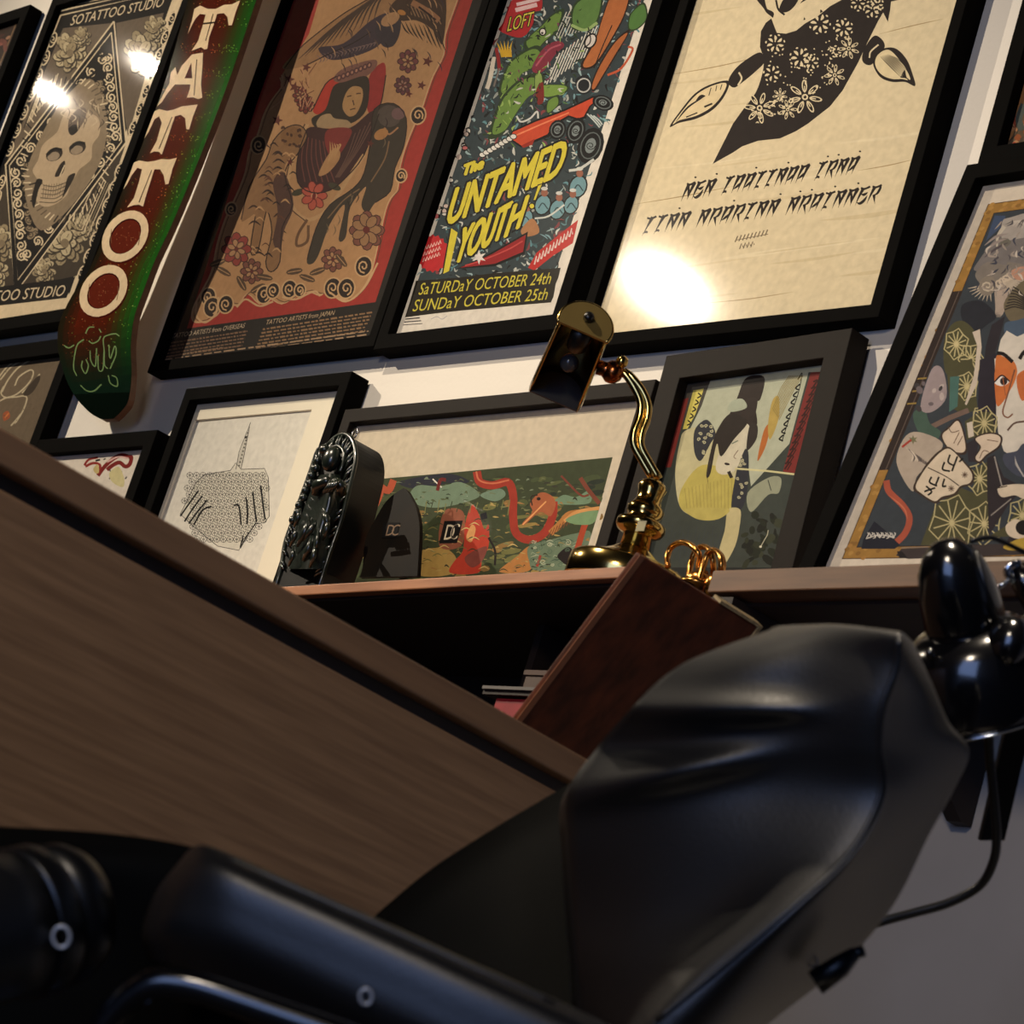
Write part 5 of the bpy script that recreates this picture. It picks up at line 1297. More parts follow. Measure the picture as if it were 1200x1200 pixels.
A.poly(m9((510, 540), (560, 420), (640, 400), (760, 460), (700, 560), (620, 640), (600, 720), (540, 640)), (170, 156, 140), True)
for k in range(12): A.line(m9((560 + k*12, 480 + k*8), (600 + k*8, 520 + k*6), (590 + k*10, 560)), 2.4, rnd.choice([(110, 98, 90), (196, 182, 164), (84, 76, 74)]), taper=True)
A.star(*m9((600, 440))[0], 6, (110, 108, 80), 6); A.line(m9((540, 480), (590, 440)), 2.6, (160, 60, 50))
A.poly(m9((740, 500), (800, 480), (880, 560), (930, 620), (920, 680), (860, 700), (830, 740), (760, 760), (720, 785), (640, 740), (600, 700), (640, 620), (680, 560)), (60, 46, 38), True); A.poly(m9((748, 508), (800, 490), (870, 560), (918, 624), (908, 672), (856, 690), (820, 730), (756, 748), (716, 772), (648, 732), (614, 694), (650, 622), (690, 568)), (206, 190, 166), True)
A.line(m9((680, 590), (780, 640), (850, 690)), 1.2, (60, 46, 38)); 
for P in ([(800, 520), (790, 560), (820, 580)], [(840, 530), (810, 610)], [(850, 560), (870, 540)], [(770, 560), (760, 600), (800, 610)], [(700, 640), (690, 670), (730, 690)], [(740, 640), (720, 690)], [(770, 650), (760, 690), (780, 690)], [(670, 690), (700, 720), (680, 740)], [(660, 720), (720, 700)]): A.line(m9(*P), 2.2, BLK)
for x, yv in ((880, 630), (806, 704)):
    for k in range(4): A.line(m9((x - 18*math.cos(k*.785), yv - 18*math.sin(k*.785)), (x + 18*math.cos(k*.785), yv + 18*math.sin(k*.785))), 1.0, (90, 70, 58), False)
A.poly(m9((1060, 700), (1150, 680), (1260, 690), (1320, 720), (1320, 780), (1200, 760), (1150, 740), (1080, 750)), (206, 190, 166), True); A.line(m9((1060, 700), (1110, 690)), 1.2, (60, 46, 38))
A.poly(m9((1100, 910), (1150, 870), (1200, 880), (1320, 880), (1320, 980), (1140, 970)), (206, 190, 166), True); A.oval(*m9((1200, 915))[0], 10, 9, 0, (22, 18, 18))
# lower left: red tail, signature, band end
A.line(m9((455, 660), (470, 720), (540, 790), (580, 860), (560, 940), (500, 1005)), 7.5, (160, 78, 58)); A.line(m9((470, 740), (550, 810), (570, 870)), 2.0, (190, 106, 78), taper=True)
A.poly(m9((330, 980), (390, 880), (450, 930), (530, 1010), (500, 1030), (320, 1030)), (28, 30, 42))
for k in range(13): A.line(m9((345 + k*12, 975 - (k % 3)*8), (360 + k*12, 950 + (k % 2)*16), (352 + k*12, 940)), 1.5, (196, 190, 180), taper=True)
A.line(m9((345, 975), (420, 955), (500, 970)), 1.2, (196, 190, 180))
A.line(o5((480, 210), (640, 205)), 1.0, (120, 112, 108), False); A.poly(o5((450, 255), (480, 215), (640, 208), (800, 200), (1200, 180), (1200, 250), (520, 275)), (58, 50, 50)); A.poly(o5((455, 230), (485, 230), (520, 270), (470, 268)), (30, 26, 28))
A.poly(o5((1080, 200), (1200, 150), (1200, 215), (1120, 225)), (180, 150, 60), True)
f.finish(A)

# --- picture above it, only its corner in view
f = Frame('framed_print', 'black-framed orange-brown print, only its lower left corner showing at the right', 'picture', -2.0905, 2.05, .50, 2.05 - 1.4005, face=.024, depth=.030, recess=.012)
A = f.art(); A.fill((178, 124, 74)); u8 = zoom(1060, 120, 8.571)
A.poly(u8((880, 560), (960, 470), (1040, 400), (1100, 300), (1150, 100), (1300, -100), (1500, 500)), (110, 92, 70), True)
A.poly(u8((1030, 170), (1090, 120), (1120, 140), (1100, 260), (1060, 240)), (150, 74, 48), True)
for k in range(26): A.oval(*u8((rnd.uniform(960, 1300), rnd.uniform(200, 540)))[0], rnd.uniform(2, 7), rnd.uniform(2, 5), rnd.uniform(0, 180), rnd.choice([(160, 92, 56), (196, 140, 96), (96, 84, 68), (172, 80, 60), (200, 156, 110)]), 9)
A.line(u8((1010, 420), (1000, 320), (1060, 230), (1100, 250)), 1.2, (96, 62, 40)); A.line(u8((1000, 440), (1060, 380), (1140, 280), (1160, 60)), 1.4, (84, 70, 54))
A.line(u8((1180, 280), (1150, 160), (1200, 20)), 8, (90, 96, 88))
f.finish(A)

# --- small frame with red ink strokes, behind the counter
f = Frame('framed_drawing', 'small black-framed sketch with red ink strokes rising above the counter', 'drawing', -4.066, 1.1421, .3703, 1.1421 - zt - .001, y=-.003, face=.028, depth=.032)
A = f.art(); A.fill((226, 216, 200)); r7 = zoom(40, 440, 7.5)
A.line(r7((560, 880), (620, 800), (700, 730), (770, 700), (830, 715), (855, 720), (840, 780), (800, 800), (750, 765), (690, 790), (640, 830)), 4.6, (126, 30, 26)); A.line(r7((640, 760), (740, 715), (830, 730)), 2, (220, 180, 170)); A.line(r7((440, 790), (480, 740), (560, 720)), 2.6, (140, 40, 34)); A.line(r7((450, 800), (520, 770), (580, 790), (560, 860)), 3, (150, 46, 38)); A.line(r7((540, 750), (580, 740)), 2.2, BLK)
for P in ([(660, 820), (680, 870), (660, 910)], [(700, 880), (740, 830), (750, 890)], [(770, 840), (760, 900), (790, 950)], [(610, 740), (630, 730)], [(800, 910), (815, 890)]): A.line(r7(*P), 1.4, (60, 58, 44))
A.poly(r7((520, 820), (560, 780), (570, 850), (540, 860)), (200, 180, 120), True); A.poly(r7((660, 860), (740, 800), (790, 900), (780, 980), (690, 940)), (212, 202, 150), True)
f.finish(A)

# --- dark frame left of the skateboard
f = Frame('framed_print', 'black-framed brown print with pale swirling line work left of the skateboard', 'picture', -4.5332, 1.3386, .4652, 1.3386 - zt - .001, y=-.002, face=.030, depth=.030)
A = f.art(); A.fill((104, 90, 72)); w8 = zoom(0, 380, 8.571)
LC = (184, 170, 140)
A.poly(w8((-400, 420), (240, 310), (470, 290), (460, 330), (200, 360), (-400, 450)), (190, 172, 142))
for P in ([(-60, 600), (60, 440), (170, 360)], [(0, 560), (110, 430), (240, 355)], [(20, 680), (80, 560), (180, 440), (320, 350)], [(148, 620), (190, 530), (300, 460), (335, 490), (290, 590), (170, 700), (60, 735), (10, 690), (40, 620)], [(220, 690), (340, 580), (400, 500)], [(270, 700), (330, 660), (360, 620)], [(-20, 780), (60, 740), (160, 730), (240, 720), (270, 750), (230, 870), (150, 1000)], [(110, 1020), (170, 950), (210, 900)]): A.line(w8(*P), 1.7, LC)
A.poly(w8((240, 680), (380, 520), (400, 560), (330, 680), (260, 720)), (60, 50, 40), True); A.poly(w8((30, 900), (80, 870), (100, 930), (40, 970)), (150, 80, 50), True); A.line(w8((50, 940), (90, 890)), 1.6, (190, 110, 60))
for k in range(60): A.oval(*w8((rnd.uniform(-300, 420), rnd.uniform(360, 1000)))[0], .7, .7, 0, (90, 76, 58), 6)
f.finish(A)

# ================================================================== skateboard deck hung on the wall
DY = -.062
left = [(268, -130), (244, -65), (221, 0), (197, 85), (171, 160), (135, 245), (104, 318), (85, 346), (71, 375), (66.5, 399), (66.5, 420), (69, 444), (74, 459), (83, 472), (93, 478)]
right = [(346, -130), (323, -65), (300.7, 0), (272, 85), (244, 160), (222, 215), (200, 267), (182, 305), (168.7, 340), (158, 370), (150, 404), (144, 433), (132, 458), (120, 469), (107, 477)]
def dk(x, y):
    p = on_y(x, y, DY)
    return p[0], p[2]
out = [dk(*p) for p in cr(left, 3)] + [dk(*p) for p in cr(right, 3)][::-1]
ztip = min(p[1] for p in out)
def kick(x, z_):                               # tail bends back to the wall, slight concave across
    t = max(0.0, (ztip + .17 - z_)/.17)
    return .046*t*t
deckt = thing('skateboard_deck', 'glittery red and green skateboard deck lettered TATTOO on the wall', 'skateboard', (np.mean([p[0] for p in out]), DY, ztip))
xs, zs_ = [p[0] for p in out], [p[1] for p in out]
# outline polygon as the clip: build art as shapes over a fine strip grid
A = Art(dk, (min(xs) - .001, ztip - .001, max(xs) + .001, max(zs_) + .001))
A.shapes = []
Ls, Rs = cr(left, 3), cr(right, 3)
BR, GN, DG = np.array((84., 30, 16)), np.array((34., 88, 26)), np.array((14., 30, 20))
NS = 14
for i in range(len(Ls) - 1):
    for k in range(NS):
        a, b = k/NS, (k + 1)/NS
        s = (a + b)/2
        e = min(1, max(0, (abs(s - .44) - .20)/.30))
        c = BR*(1 - e) + (GN if s > .44 else DG)*e
        yv = (Ls[i][1] + Rs[i][1])/2
        t = min(1, max(0, (yv - 372)/70))
        c = c*(1 - t) + np.array((20., 40, 28))*t
        if yv > 446: c = c*.55
        if yv < 60: c = c*.9
        q = [Ls[i]*(1 - a) + Rs[i]*a, Ls[i]*(1 - b) + Rs[i]*b, Ls[i + 1]*(1 - b) + Rs[i + 1]*b, Ls[i + 1]*(1 - a) + Rs[i + 1]*a]
        A.poly([tuple(p) for p in q], tuple(int(v) for v in c))
def lr(s, yv):
    i = min(range(len(Ls)), key=lambda k: abs((Ls[k][1] + Rs[k][1])/2 - yv)); return Ls[i]*(1 - s) + Rs[i]*s
for k in range(900):
    s, yv = rnd.uniform(.08, .97), rnd.uniform(-120, 420); p = lr(s, yv) + np.array([rnd.uniform(-3, 3), rnd.uniform(-6, 6)])
    if s > .95 and p[0] > lr(.97, yv)[0]: continue
    g_ = s > .68
    A.oval(p[0], p[1], rnd.uniform(.35, .75), rnd.uniform(.35, .75), 0, rnd.choice([(120, 150, 60), (84, 140, 54), (150, 170, 90)] if g_ else [(140, 90, 44), (124, 60, 34), (170, 130, 80), (110, 44, 28), (90, 110, 50)]), 5)
IV, SH = (226, 202, 164), (62, 18, 14)
a0 = zoom(0, 0, 3.75); c6 = zoom(0, 100, 6); e4 = zoom(0, 280, 4)
def letter(P, hollow=None, n=4):
    A.poly([(x + 1.6, y + 1.8) for x, y in P], SH); A.poly(P, IV)
T1 = a0((855, 40), (880, 25), (915, 40), (950, 40), (985, 22), (1020, 20), (1056, 2), (1035, 60), (1020, 112), (1006, 112), (1000, 75), (985, 58), (955, 62), (940, 110), (920, 165), (912, 215), (900, 218), (885, 208), (862, 216), (843, 224), (872, 180), (890, 120), (905, 65), (880, 62), (862, 80), (845, 110), (826, 150), (845, 90))
letter(T1); A.line(a0((938, 62), (905, 180)), 1.1, SH, False); A.line(a0((892, 105), (955, 98)), 2.0, (30, 20, 16), False)
A1 = a0((845, 240), (893, 232), (890, 300), (884, 370), (890, 430), (872, 436), (850, 428), (822, 430), (836, 390), (838, 372), (800, 372), (770, 372), (738, 410), (712, 450), (690, 470), (718, 415), (745, 368), (752, 320), (772, 296), (780, 330), (800, 290))
letter(A1); A.poly(a0((842, 275), (846, 345), (812, 345)), SH); A.line(a0((866, 262), (854, 420)), 1.1, SH, False)
T2 = a0((680, 490), (700, 480), (735, 488), (765, 482), (800, 468), (870, 460), (850, 510), (832, 570), (820, 568), (815, 520), (795, 505), (770, 512), (750, 570), (730, 630), (712, 680), (700, 668), (680, 666), (660, 674), (690, 620), (712, 540), (700, 512), (680, 525), (655, 580), (635, 610), (665, 530))
letter(T2); A.line(a0((757, 515), (700, 655)), 1.1, SH, False)
T3 = a0((590, 715), (612, 706), (650, 712), (680, 708), (710, 700), (745, 702), (778, 694), (760, 740), (742, 808), (728, 812), (720, 770), (705, 745), (680, 745), (662, 800), (640, 870), (630, 908), (612, 900), (590, 902), (560, 912), (590, 870), (612, 800), (625, 745), (605, 738), (580, 770), (560, 810), (543, 832), (570, 770))
letter(T3); A.line(a0((668, 748), (612, 890)), 1.1, SH, False)
def letter_o(P, cx, cy, rx, ry, ang):
    c = zoom(0, P, 1)((cx, cy))[0]
    A.oval(c[0] + 1.6, c[1] + 1.8, rx, ry, ang, SH, 26); A.oval(c[0], c[1], rx, ry, ang, IV, 26); A.oval(c[0], c[1], rx*.66, ry*.70, ang, SH, 24); A.oval(c[0] + .4, c[1] + .6, rx*.62, ry*.66, ang, (96, 36, 24), 24)
    A.line([(c[0] - rx*.84*math.cos(t) + ry*.1, c[1] + ry*.84*math.sin(t)) for t in (-.3, 0, .3)], .8, (120, 84, 60)); A.line([(c[0] + rx*.84*math.cos(t) - ry*.1, c[1] + ry*.84*math.sin(t)) for t in (-.2, .1, .4)], .8, (120, 84, 60))
letter_o(0, 147, 277, 24, 33, 36); letter_o(0, 121.5, 341, 24.5, 33.5, 38)
for k in range(50):
    (cx, cy) = ((147, 277), (121.5, 341))[k % 2]; t, r_ = rnd.uniform(0, 6.3), rnd.uniform(0, 13); A.oval(cx + r_*math.cos(t), cy + 1.3*r_*math.sin(t), .5, .5, 0, rnd.choice([(170, 120, 80), (140, 70, 46)]), 5)
# neon-like signature
NE = (120, 150, 96); d7 = zoom(0, 300, 7.5)
for P in ([(610, 1020), (600, 960), (630, 860), (670, 770), (730, 730)], [(750, 680), (780, 630), (830, 625)], [(770, 740), (800, 760), (850, 740), (880, 700)], [(890, 960), (870, 930), (890, 830), (900, 720), (950, 690), (1010, 680), (1040, 700)], [(550, 780), (590, 800), (640, 775)],
          [(690, 900), (670, 950), (690, 1000), (730, 940), (720, 890)], [(770, 820), (760, 900), (790, 940), (830, 800)], [(830, 860), (810, 970), (850, 960), (890, 820)], [(940, 770), (930, 880), (990, 780), (985, 850), (910, 960)], [(620, 1090), (660, 1130), (720, 1130), (800, 1080)], [(880, 1010), (880, 1070), (930, 1090), (945, 1030), (910, 1010)], [(870, 640), (885, 670)]):
    A.line(d7(*P), 1.3, NE, taper=False)
A.shapes = [s for s in A.shapes]
pr = A.mesh('deck_graphic', M['deck_ink'], None, 0)
me = pr.data
co = np.zeros(len(me.vertices)*3); me.vertices.foreach_get('co', co); co = co.reshape(-1, 3)
xc = (min(xs) + max(xs))/2
new = np.array([(p[0], DY - .0006 + kick(p[0], p[1]), p[1]) for p in co]); me.vertices.foreach_set('co', new.ravel()); me.update()
pr.parent = deckt; pr.matrix_parent_inverse = deckt.matrix_world.inverted()
V = [(p[0], DY + kick(*p), p[1]) for p in out] + [(p[0], DY + kick(*p) + .011, p[1]) for p in out]
n_ = len(out)
F = [(i, (i + 1) % n_, n_ + (i + 1) % n_, n_ + i) for i in range(n_)]
h_ = n_//2
F += [(i, n_ - 1 - i, n_ - 2 - i, i + 1) for i in range(h_ - 1)] + [(n_ + i + 1, 2*n_ - 2 - i, 2*n_ - 1 - i, n_ + i) for i in range(h_ - 1)]
fix_normals(obj('deck_plies', V, F, M['maple'], deckt))
bx = (lambda q: (min(q) + max(q))/2)([p[0] for p in out if abs(p[1] - ztip - .47) < .05])
obj('wall_mount', *box((bx - .065, DY + .0112, max(zs_) - .10), (bx - .045, WALL_Y, max(zs_) - .07)), M['black_plastic'], deckt)

# ================================================================== things on the bookcase
ZS = zs                                         # world height of both tops
# --- dark glazed plaque with a figure under a halo
PY = -.125
def pw(x, y, yy=PY): return on_y(x, y, yy)
z7 = zoom(330, 490, 6)
edge = z7((4, 1075), (10, 1000), (30, 880), (60, 790), (95, 690), (130, 590), (170, 480), (220, 340), (262, 225), (330, 190), (380, 140), (440, 116), (490, 140), (518, 200), (524, 290), (510, 380), (480, 500), (445, 640), (410, 760), (360, 900), (310, 1050), (300, 1090))
E = [pw(*p) for p in edge]
cenx = np.mean([p[0] for p in E]); 
E = [np.array([p[0], PY, max(p[2], ZS + .0005)]) for p in cr(E, 3)]
E[0][2] = E[-1][2] = ZS + .0005
st = thing('relief_plaque', 'dark green glazed arched plaque with a robed figure in relief on the bookcase', 'plaque', (cenx, PY, ZS))
n_ = len(E); TH = .052
def prism(P, d0, d1):
    a = [p + np.array([0, d0, 0]) for p in P]; b = [p + np.array([0, d1, 0]) for p in P]; k = len(P)
    return a + b, [tuple(range(k - 1, -1, -1)), tuple(range(k, 2*k))] + [(i, (i + 1) % k, k + (i + 1) % k, k + i) for i in range(k)]
fix_normals(obj('plaque_body', *prism(E, 0, TH), M['bronze_black'], st))
obj('rim', *tube([p + np.array([0, -.001, 0]) for p in E], .0032, 8), M['bronze'], st, smooth=True)
inner = [np.array([cenx + (p[0] - cenx)*.93, PY, ZS + (p[2] - ZS)*.965]) for p in E]
for k in range(40):                              # ribs that ray out along the rim
    i = int((k + .5)/40*(n_ - 1)); p = E[i]; q = np.array([cenx + (p[0] - cenx)*.74, p[1], ZS + (p[2] - ZS)*.90])
    if p[2] < ZS + .02: continue
    obj('rib', *tube([p + [0, -.002, 0], (p + q)/2 + [0, -.004, 0], q + [0, -.003, 0]], [.0016, .0024, .0012], 6), M['bronze'], st, smooth=True)
def P3(x, y, off): 
    return pw(*z7((x, y))[0], PY - off)
obj('halo', *tube([P3(*p, .006) for p in cr([(330, 215), (400, 200), (438, 240), (432, 320), (410, 380)], 5)], [.003]*21, 8), M['bronze'], st, smooth=True)
obj('head', *ball(P3(350, 290, .012), .0135, .012, .018, 16), M['bronze'], st, smooth=True)
obj('topknot', *ball(P3(300, 222, .010), .008, .007, .007, 12), M['bronze'], st, smooth=True)
obj('torso', *sheet([[P3(270, 400, .004), P3(340, 390, .020), P3(410, 400, .004)], [P3(220, 480, .004), P3(330, 500, .026), P3(425, 480, .004)], [P3(170, 600, .004), P3(300, 620, .024), P3(410, 620, .004)], [P3(100, 800, .003), P3(240, 800, .022), P3(350, 800, .003)], [P3(40, 1060, .003), P3(170, 1060, .020), P3(290, 1060, .003)]], 5), M['bronze'], st, smooth=True)
for a, b in (((250, 470), (330, 440)), ((420, 470), (370, 440))):
    obj('arm', *tube([P3(a[0], a[1] + 60, .020), P3(*a, .028), P3(*b, .034)], [.008, .008, .006], 8), M['bronze'], st, smooth=True)
for k in range(4):
    obj('finger', *tube([P3(300 + k*18, 520 - k*4, .034), P3(330 + k*18, 480 - k*4, .040), P3(350 + k*16, 440 - k*2, .036)], .0030, 6), M['bronze'], st, smooth=True)
for k, (x0, y0, x1, y1, wv) in enumerate(((200, 700, 110, 900, .005), (240, 720, 150, 860, .004), (215, 830, 150, 1000, .005), (240, 880, 200, 1050, .004), (110, 760, 60, 900, .004), (130, 640, 90, 760, .004), (290, 640, 330, 780, .005), (330, 700, 290, 860, .004), (90, 900, 50, 1040, .0035), (260, 780, 225, 960, .003))):
    obj('robe_fold', *tube([P3(x0, y0, .022), P3((x0 + x1)/2 + 8, (y0 + y1)/2, .027), P3(x1, y1, .020)], [wv*.5, wv, wv*.4], 8), M['bronze'], st, smooth=True)
for k in range(9):
    x, y = 262 - k*22 + (k % 2)*10, 300 + k*52
    obj('curl', *ball(P3(x - 8, y, .006), .0058, .0055, .0062, 10), M['bronze'], st, smooth=True)
ringc = pw(415.5, 508, PY + TH*.5)
obj('hanging_loop', *tube([ringc + np.array([.006*math.cos(t), 0, .008*math.sin(t)]) for t in [k*math.pi/8 for k in range(17)]], .0012, 6), M['chrome'], st, smooth=True)

# --- plaque's dark reflection in the picture glass, built as a sheet with a logo
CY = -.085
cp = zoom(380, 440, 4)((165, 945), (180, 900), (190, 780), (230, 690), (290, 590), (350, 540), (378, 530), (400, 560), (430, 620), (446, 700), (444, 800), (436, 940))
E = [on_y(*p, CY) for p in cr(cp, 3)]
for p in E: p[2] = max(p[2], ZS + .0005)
cd_t = thing('plaque_reflection', 'dark pointed stand-in for the plaque reflection in the serpent painting glass, with a logo', 'reflection_sheet', (np.mean([p[0] for p in E]), CY, ZS))
fix_normals(obj('reflection_sheet', *prism(E, 0, .006), mat('dark_reflection', (14, 14, 13), .5, spec=.08, noise=.4, nscale=18, rgb2=(26, 20, 14)), cd_t))
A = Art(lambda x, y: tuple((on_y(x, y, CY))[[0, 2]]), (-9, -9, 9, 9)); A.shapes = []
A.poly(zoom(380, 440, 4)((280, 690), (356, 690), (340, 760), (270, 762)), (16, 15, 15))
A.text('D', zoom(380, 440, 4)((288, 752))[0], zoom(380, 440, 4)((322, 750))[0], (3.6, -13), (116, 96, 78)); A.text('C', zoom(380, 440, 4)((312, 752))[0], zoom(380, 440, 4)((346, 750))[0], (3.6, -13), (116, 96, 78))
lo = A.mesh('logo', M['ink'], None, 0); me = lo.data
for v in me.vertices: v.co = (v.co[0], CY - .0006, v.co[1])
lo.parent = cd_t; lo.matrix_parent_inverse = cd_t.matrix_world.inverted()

# --- brass desk lamp
LB = on_z(742, 662, ZS); LB = on_y(738, 660, -.235)
LB = np.array([LB[0], LB[1], ZS])
dep = (LB - CAM) @ FW
lt = thing('desk_lamp', 'polished brass desk lamp with a trough shade in front of the woodblock print', 'lamp', LB)
pxm = dep/FPX                                    # metres per pixel at the lamp
obj('base', *lathe(LB + [0, 0, .0003], (0, 0, 1), [(0, .064), (.002, .0665), (.026, .0655), (.030, .061), (.034, .048), (.039, .034), (.044, .025), (.048, .020), (.050, .0165)], 48, .78, RT), M['brass'], lt, smooth=True)
obj('column', *lathe(LB + [0, 0, .0502], (0, 0, 1), [(0, .0165), (.014, .0160), (.016, .020), (.019, .0255), (.024, .028), (.029, .0275), (.033, .021), (.036, .017), (.040, .020), (.046, .021), (.052, .016), (.058, .0135), (.066, .0145), (.072, .0165), (.078, .013), (.080, .009)], 40), M['brass'], lt, smooth=True)
tagp = at(761, 622, dep - .020)
obj('label_tag', *box(tagp + [-.007, -.0135, -.006], tagp + [.007, -.0130, .006]), mat('label_paper', (150, 140, 96), .5, noise=.3), lt)
kz = LB[2] + .128
cps = [(768, 560), (757, 541), (747, 522), (748, 506), (754, 490), (755, 473), (748, 456), (737, 441), (728, 434)]
for s_ in (-1, 1):
    pts = [at(x + s_*4.2*(1 if y > 450 else .8), y + s_*1.2, dep + .004*i - .01) for i, (x, y) in enumerate(cps)]
    obj('arm_rod', *tube(cr(pts, 4), .0046, 10), M['brass'], lt, smooth=True)
kn = at(718, 436, dep + .02)
_, e1, e2 = basis(FW)
obj('knuckle', *merge(ball(kn, .0135, .012, .0135, 12), tube([at(700, 430, dep + .02), at(726, 438, dep + .02)], .0085, 12)), M['brass_red'], lt, smooth=True)
obj('thumb_screw', *ball(at(729, 424, dep + .012), .0072, .0072, .0072, 12), M['brass'], lt, smooth=True)
# shade: near end cap, trough running away to the left
SN, SF = at(686, 381, dep - .02), at(652, 462, dep + .09)
ax = (SF - SN); sl = np.linalg.norm(ax); ax /= sl
opn = -.40*RT - .92*UP; opn = opn - (opn @ ax)*ax; opn /= np.linalg.norm(opn)   # the open side
sd_ = np.cross(ax, opn)
R_ = 31*pxm
def arc(c, r, a0_, a1_, n_):
    return [c + r*(-math.cos(t)*opn + math.sin(t)*sd_) for t in [a0_ + (a1_ - a0_)*k/n_ for k in range(n_ + 1)]]
NA = 28; a1_ = math.radians(112)
rings = [arc(SN + ax*sl*k/6, R_*(1 + .10*k/6), -a1_, a1_, NA) for k in range(7)]
V = [p for r in rings for p in r]; F = [(i*(NA + 1) + k, i*(NA + 1) + k + 1, (i + 1)*(NA + 1) + k + 1, (i + 1)*(NA + 1) + k) for i in range(6) for k in range(NA)]
sh = obj('shade', V, F, M['brass'], lt, smooth=True)
sh.data.materials.append(M['brass_inner'])
so = sh.modifiers.new('shell', 'SOLIDIFY'); so.thickness, so.offset, so.material_offset, so.material_offset_rim = .0022, 1.0, 0, 0
ri = [arc(SN + ax*(.004 + (sl - .004)*k/6), R_*(1 + .10*k/6) - .0012, -a1_ + .03, a1_ - .03, NA) for k in range(7)]
V = [p for r in ri for p in r]
obj('shade_lining', V, F, M['brass_inner'], lt, smooth=True)
capc = arc(SN, R_ + .0012, -a1_, a1_, NA)
V = [p - ax*.002 for p in capc] + [p + ax*.001 for p in capc]; k = len(capc)
F = [tuple(range(k)), tuple(range(2*k - 1, k - 1, -1))] + [(i, (i + 1) % k, k + (i + 1) % k, k + i) for i in range(k)]
fix_normals(obj('end_cap', V, F, M['brass_satin'], lt))
capf = arc(SF - ax*.002, R_*1.10 - .0006, -a1_, a1_, NA)
V = [p for p in capf] + [p + ax*.002 for p in capf]
fix_normals(obj('end_cap', V, F, M['brass_inner'], lt))
obj('cap_screw', *lathe(SN - ax*.003 - opn*.008, -ax, [(0, .0062), (.005, .0056), (.007, .003)], 16), M['black_plastic'], lt, smooth=True)
obj('shade_bead', *tube(capc, .0022, 8), M['brass'], lt, smooth=True)
obj('lamp_socket', *lathe(SN + ax*.006 + opn*.002, ax, [(0, .012), (.03, .012), (.034, .009)], 16), M['black_plastic'], lt, smooth=True)
obj('bulb', *ball(SN + ax*.075 - opn*.002, .011, .011, .011, 14), mat('dark_bulb_glass', (60, 62, 66), .1, noise=.1), lt, smooth=True)

# --- curled gold ribbon behind the slanted board
GY = -.24
gb = on_y(820, 680, GY)
gt_ = thing('gold_ribbon_coil', 'small curled gold ribbon ornament beside the brass lamp', 'ornament', (gb[0], GY, ZS))
def gp(x, y, d_=0): return on_y(x, y, GY + d_)
gz = zoom(760, 600, 7.5)
for P, d_ in (([(170, 480), (165, 400), (200, 310), (280, 268), (360, 285), (420, 340), (450, 400), (440, 480), (470, 560)], 0), ([(350, 590), (370, 470), (410, 350), (470, 305), (530, 330), (560, 400), (570, 480), (560, 560), (520, 640)], .012), ([(440, 600), (480, 480), (520, 370), (570, 335), (620, 370), (640, 450), (630, 540), (590, 640), (560, 700)], -.010), ([(600, 700), (620, 600), (655, 480), (640, 390), (590, 345)], .02)):
    pts = [gp(*gz(p)[0], d_ + .006*math.sin(i)) for i, p in enumerate(P)]
    rad = .0034
    obj('loop', *tube(cr(pts, 5), rad, 8), M['copper_gold'], gt_, smooth=True)
obj('knot', *merge(ball(gp(*gz((430, 605))[0]), .016, .012, .011, 14), ball(gp(*gz((560, 650))[0]), .010, .010, .014, 12)), M['copper_gold'], gt_, smooth=True)
obj('foot', *lathe((gb[0], GY, ZS + .0003), (0, 0, 1), [(0, .022), (.004, .021), (.008, .012), (.020, .006)], 20), M['copper_gold'], gt_, smooth=True)

# ================================================================== tattoo client chair in the foreground
chair_c = at(640, 1150, 1.52)
ch = thing('tattoo_chair', 'black vinyl tattoo client chair with a wide curved backrest in the foreground', 'chair', (chair_c[0], chair_c[1], 0))
def G(x, y, d_): return at(x, y, d_)
# backrest: front face, then the rolled side
rows = [
    [(905, 737, 1.74), (945, 735, 1.71), (985, 735, 1.68), (1045, 742, 1.64), (1058, 745, 1.645), (1072, 757, 1.70)],
    [(800, 778, 1.72), (880, 770, 1.68), (960, 768, 1.655), (1042, 778, 1.62), (1060, 785, 1.625), (1092, 800, 1.70)],
    [(738, 832, 1.71), (830, 826, 1.665), (935, 824, 1.635), (1026, 826, 1.60), (1048, 832, 1.61), (1112, 846, 1.70)],
    [(697, 880, 1.70), (800, 874, 1.65), (920, 872, 1.62), (1022, 874, 1.585), (1045, 880, 1.60), (1136, 880, 1.71)],
    [(667, 925, 1.69), (780, 920, 1.64), (905, 924, 1.605), (1026, 930, 1.57), (1044, 936, 1.58), (1118, 926, 1.70)],
    [(667, 985, 1.67), (770, 985, 1.62), (880, 990, 1.58), (988, 996, 1.545), (1012, 1002, 1.555), (1088, 980, 1.68)],
    [(672, 1060, 1.65), (750, 1066, 1.60), (840, 1068, 1.56), (908, 1070, 1.52), (950, 1075, 1.53), (1046, 1062, 1.66)],
    [(677, 1130, 1.62), (720, 1138, 1.58), (780, 1140, 1.54), (822, 1144, 1.505), (885, 1150, 1.515), (985, 1133, 1.64)],
    [(682, 1210, 1.60), (705, 1214, 1.565), (730, 1216, 1.53), (752, 1218, 1.49), (820, 1225, 1.50), (893, 1206, 1.62)],
    [(690, 1290, 1.58), (700, 1294, 1.55), (712, 1296, 1.52), (725, 1298, 1.48), (760, 1300, 1.49), (800, 1290, 1.60)],
]
rows = [[(x, y, d_ - .085*(1 - i/4.5)) for x, y, d_ in r] for i, r in enumerate(rows)]
rows = [[(x, y - 2.0, d_ + .035) for x, y, d_ in rows[0]]] + rows
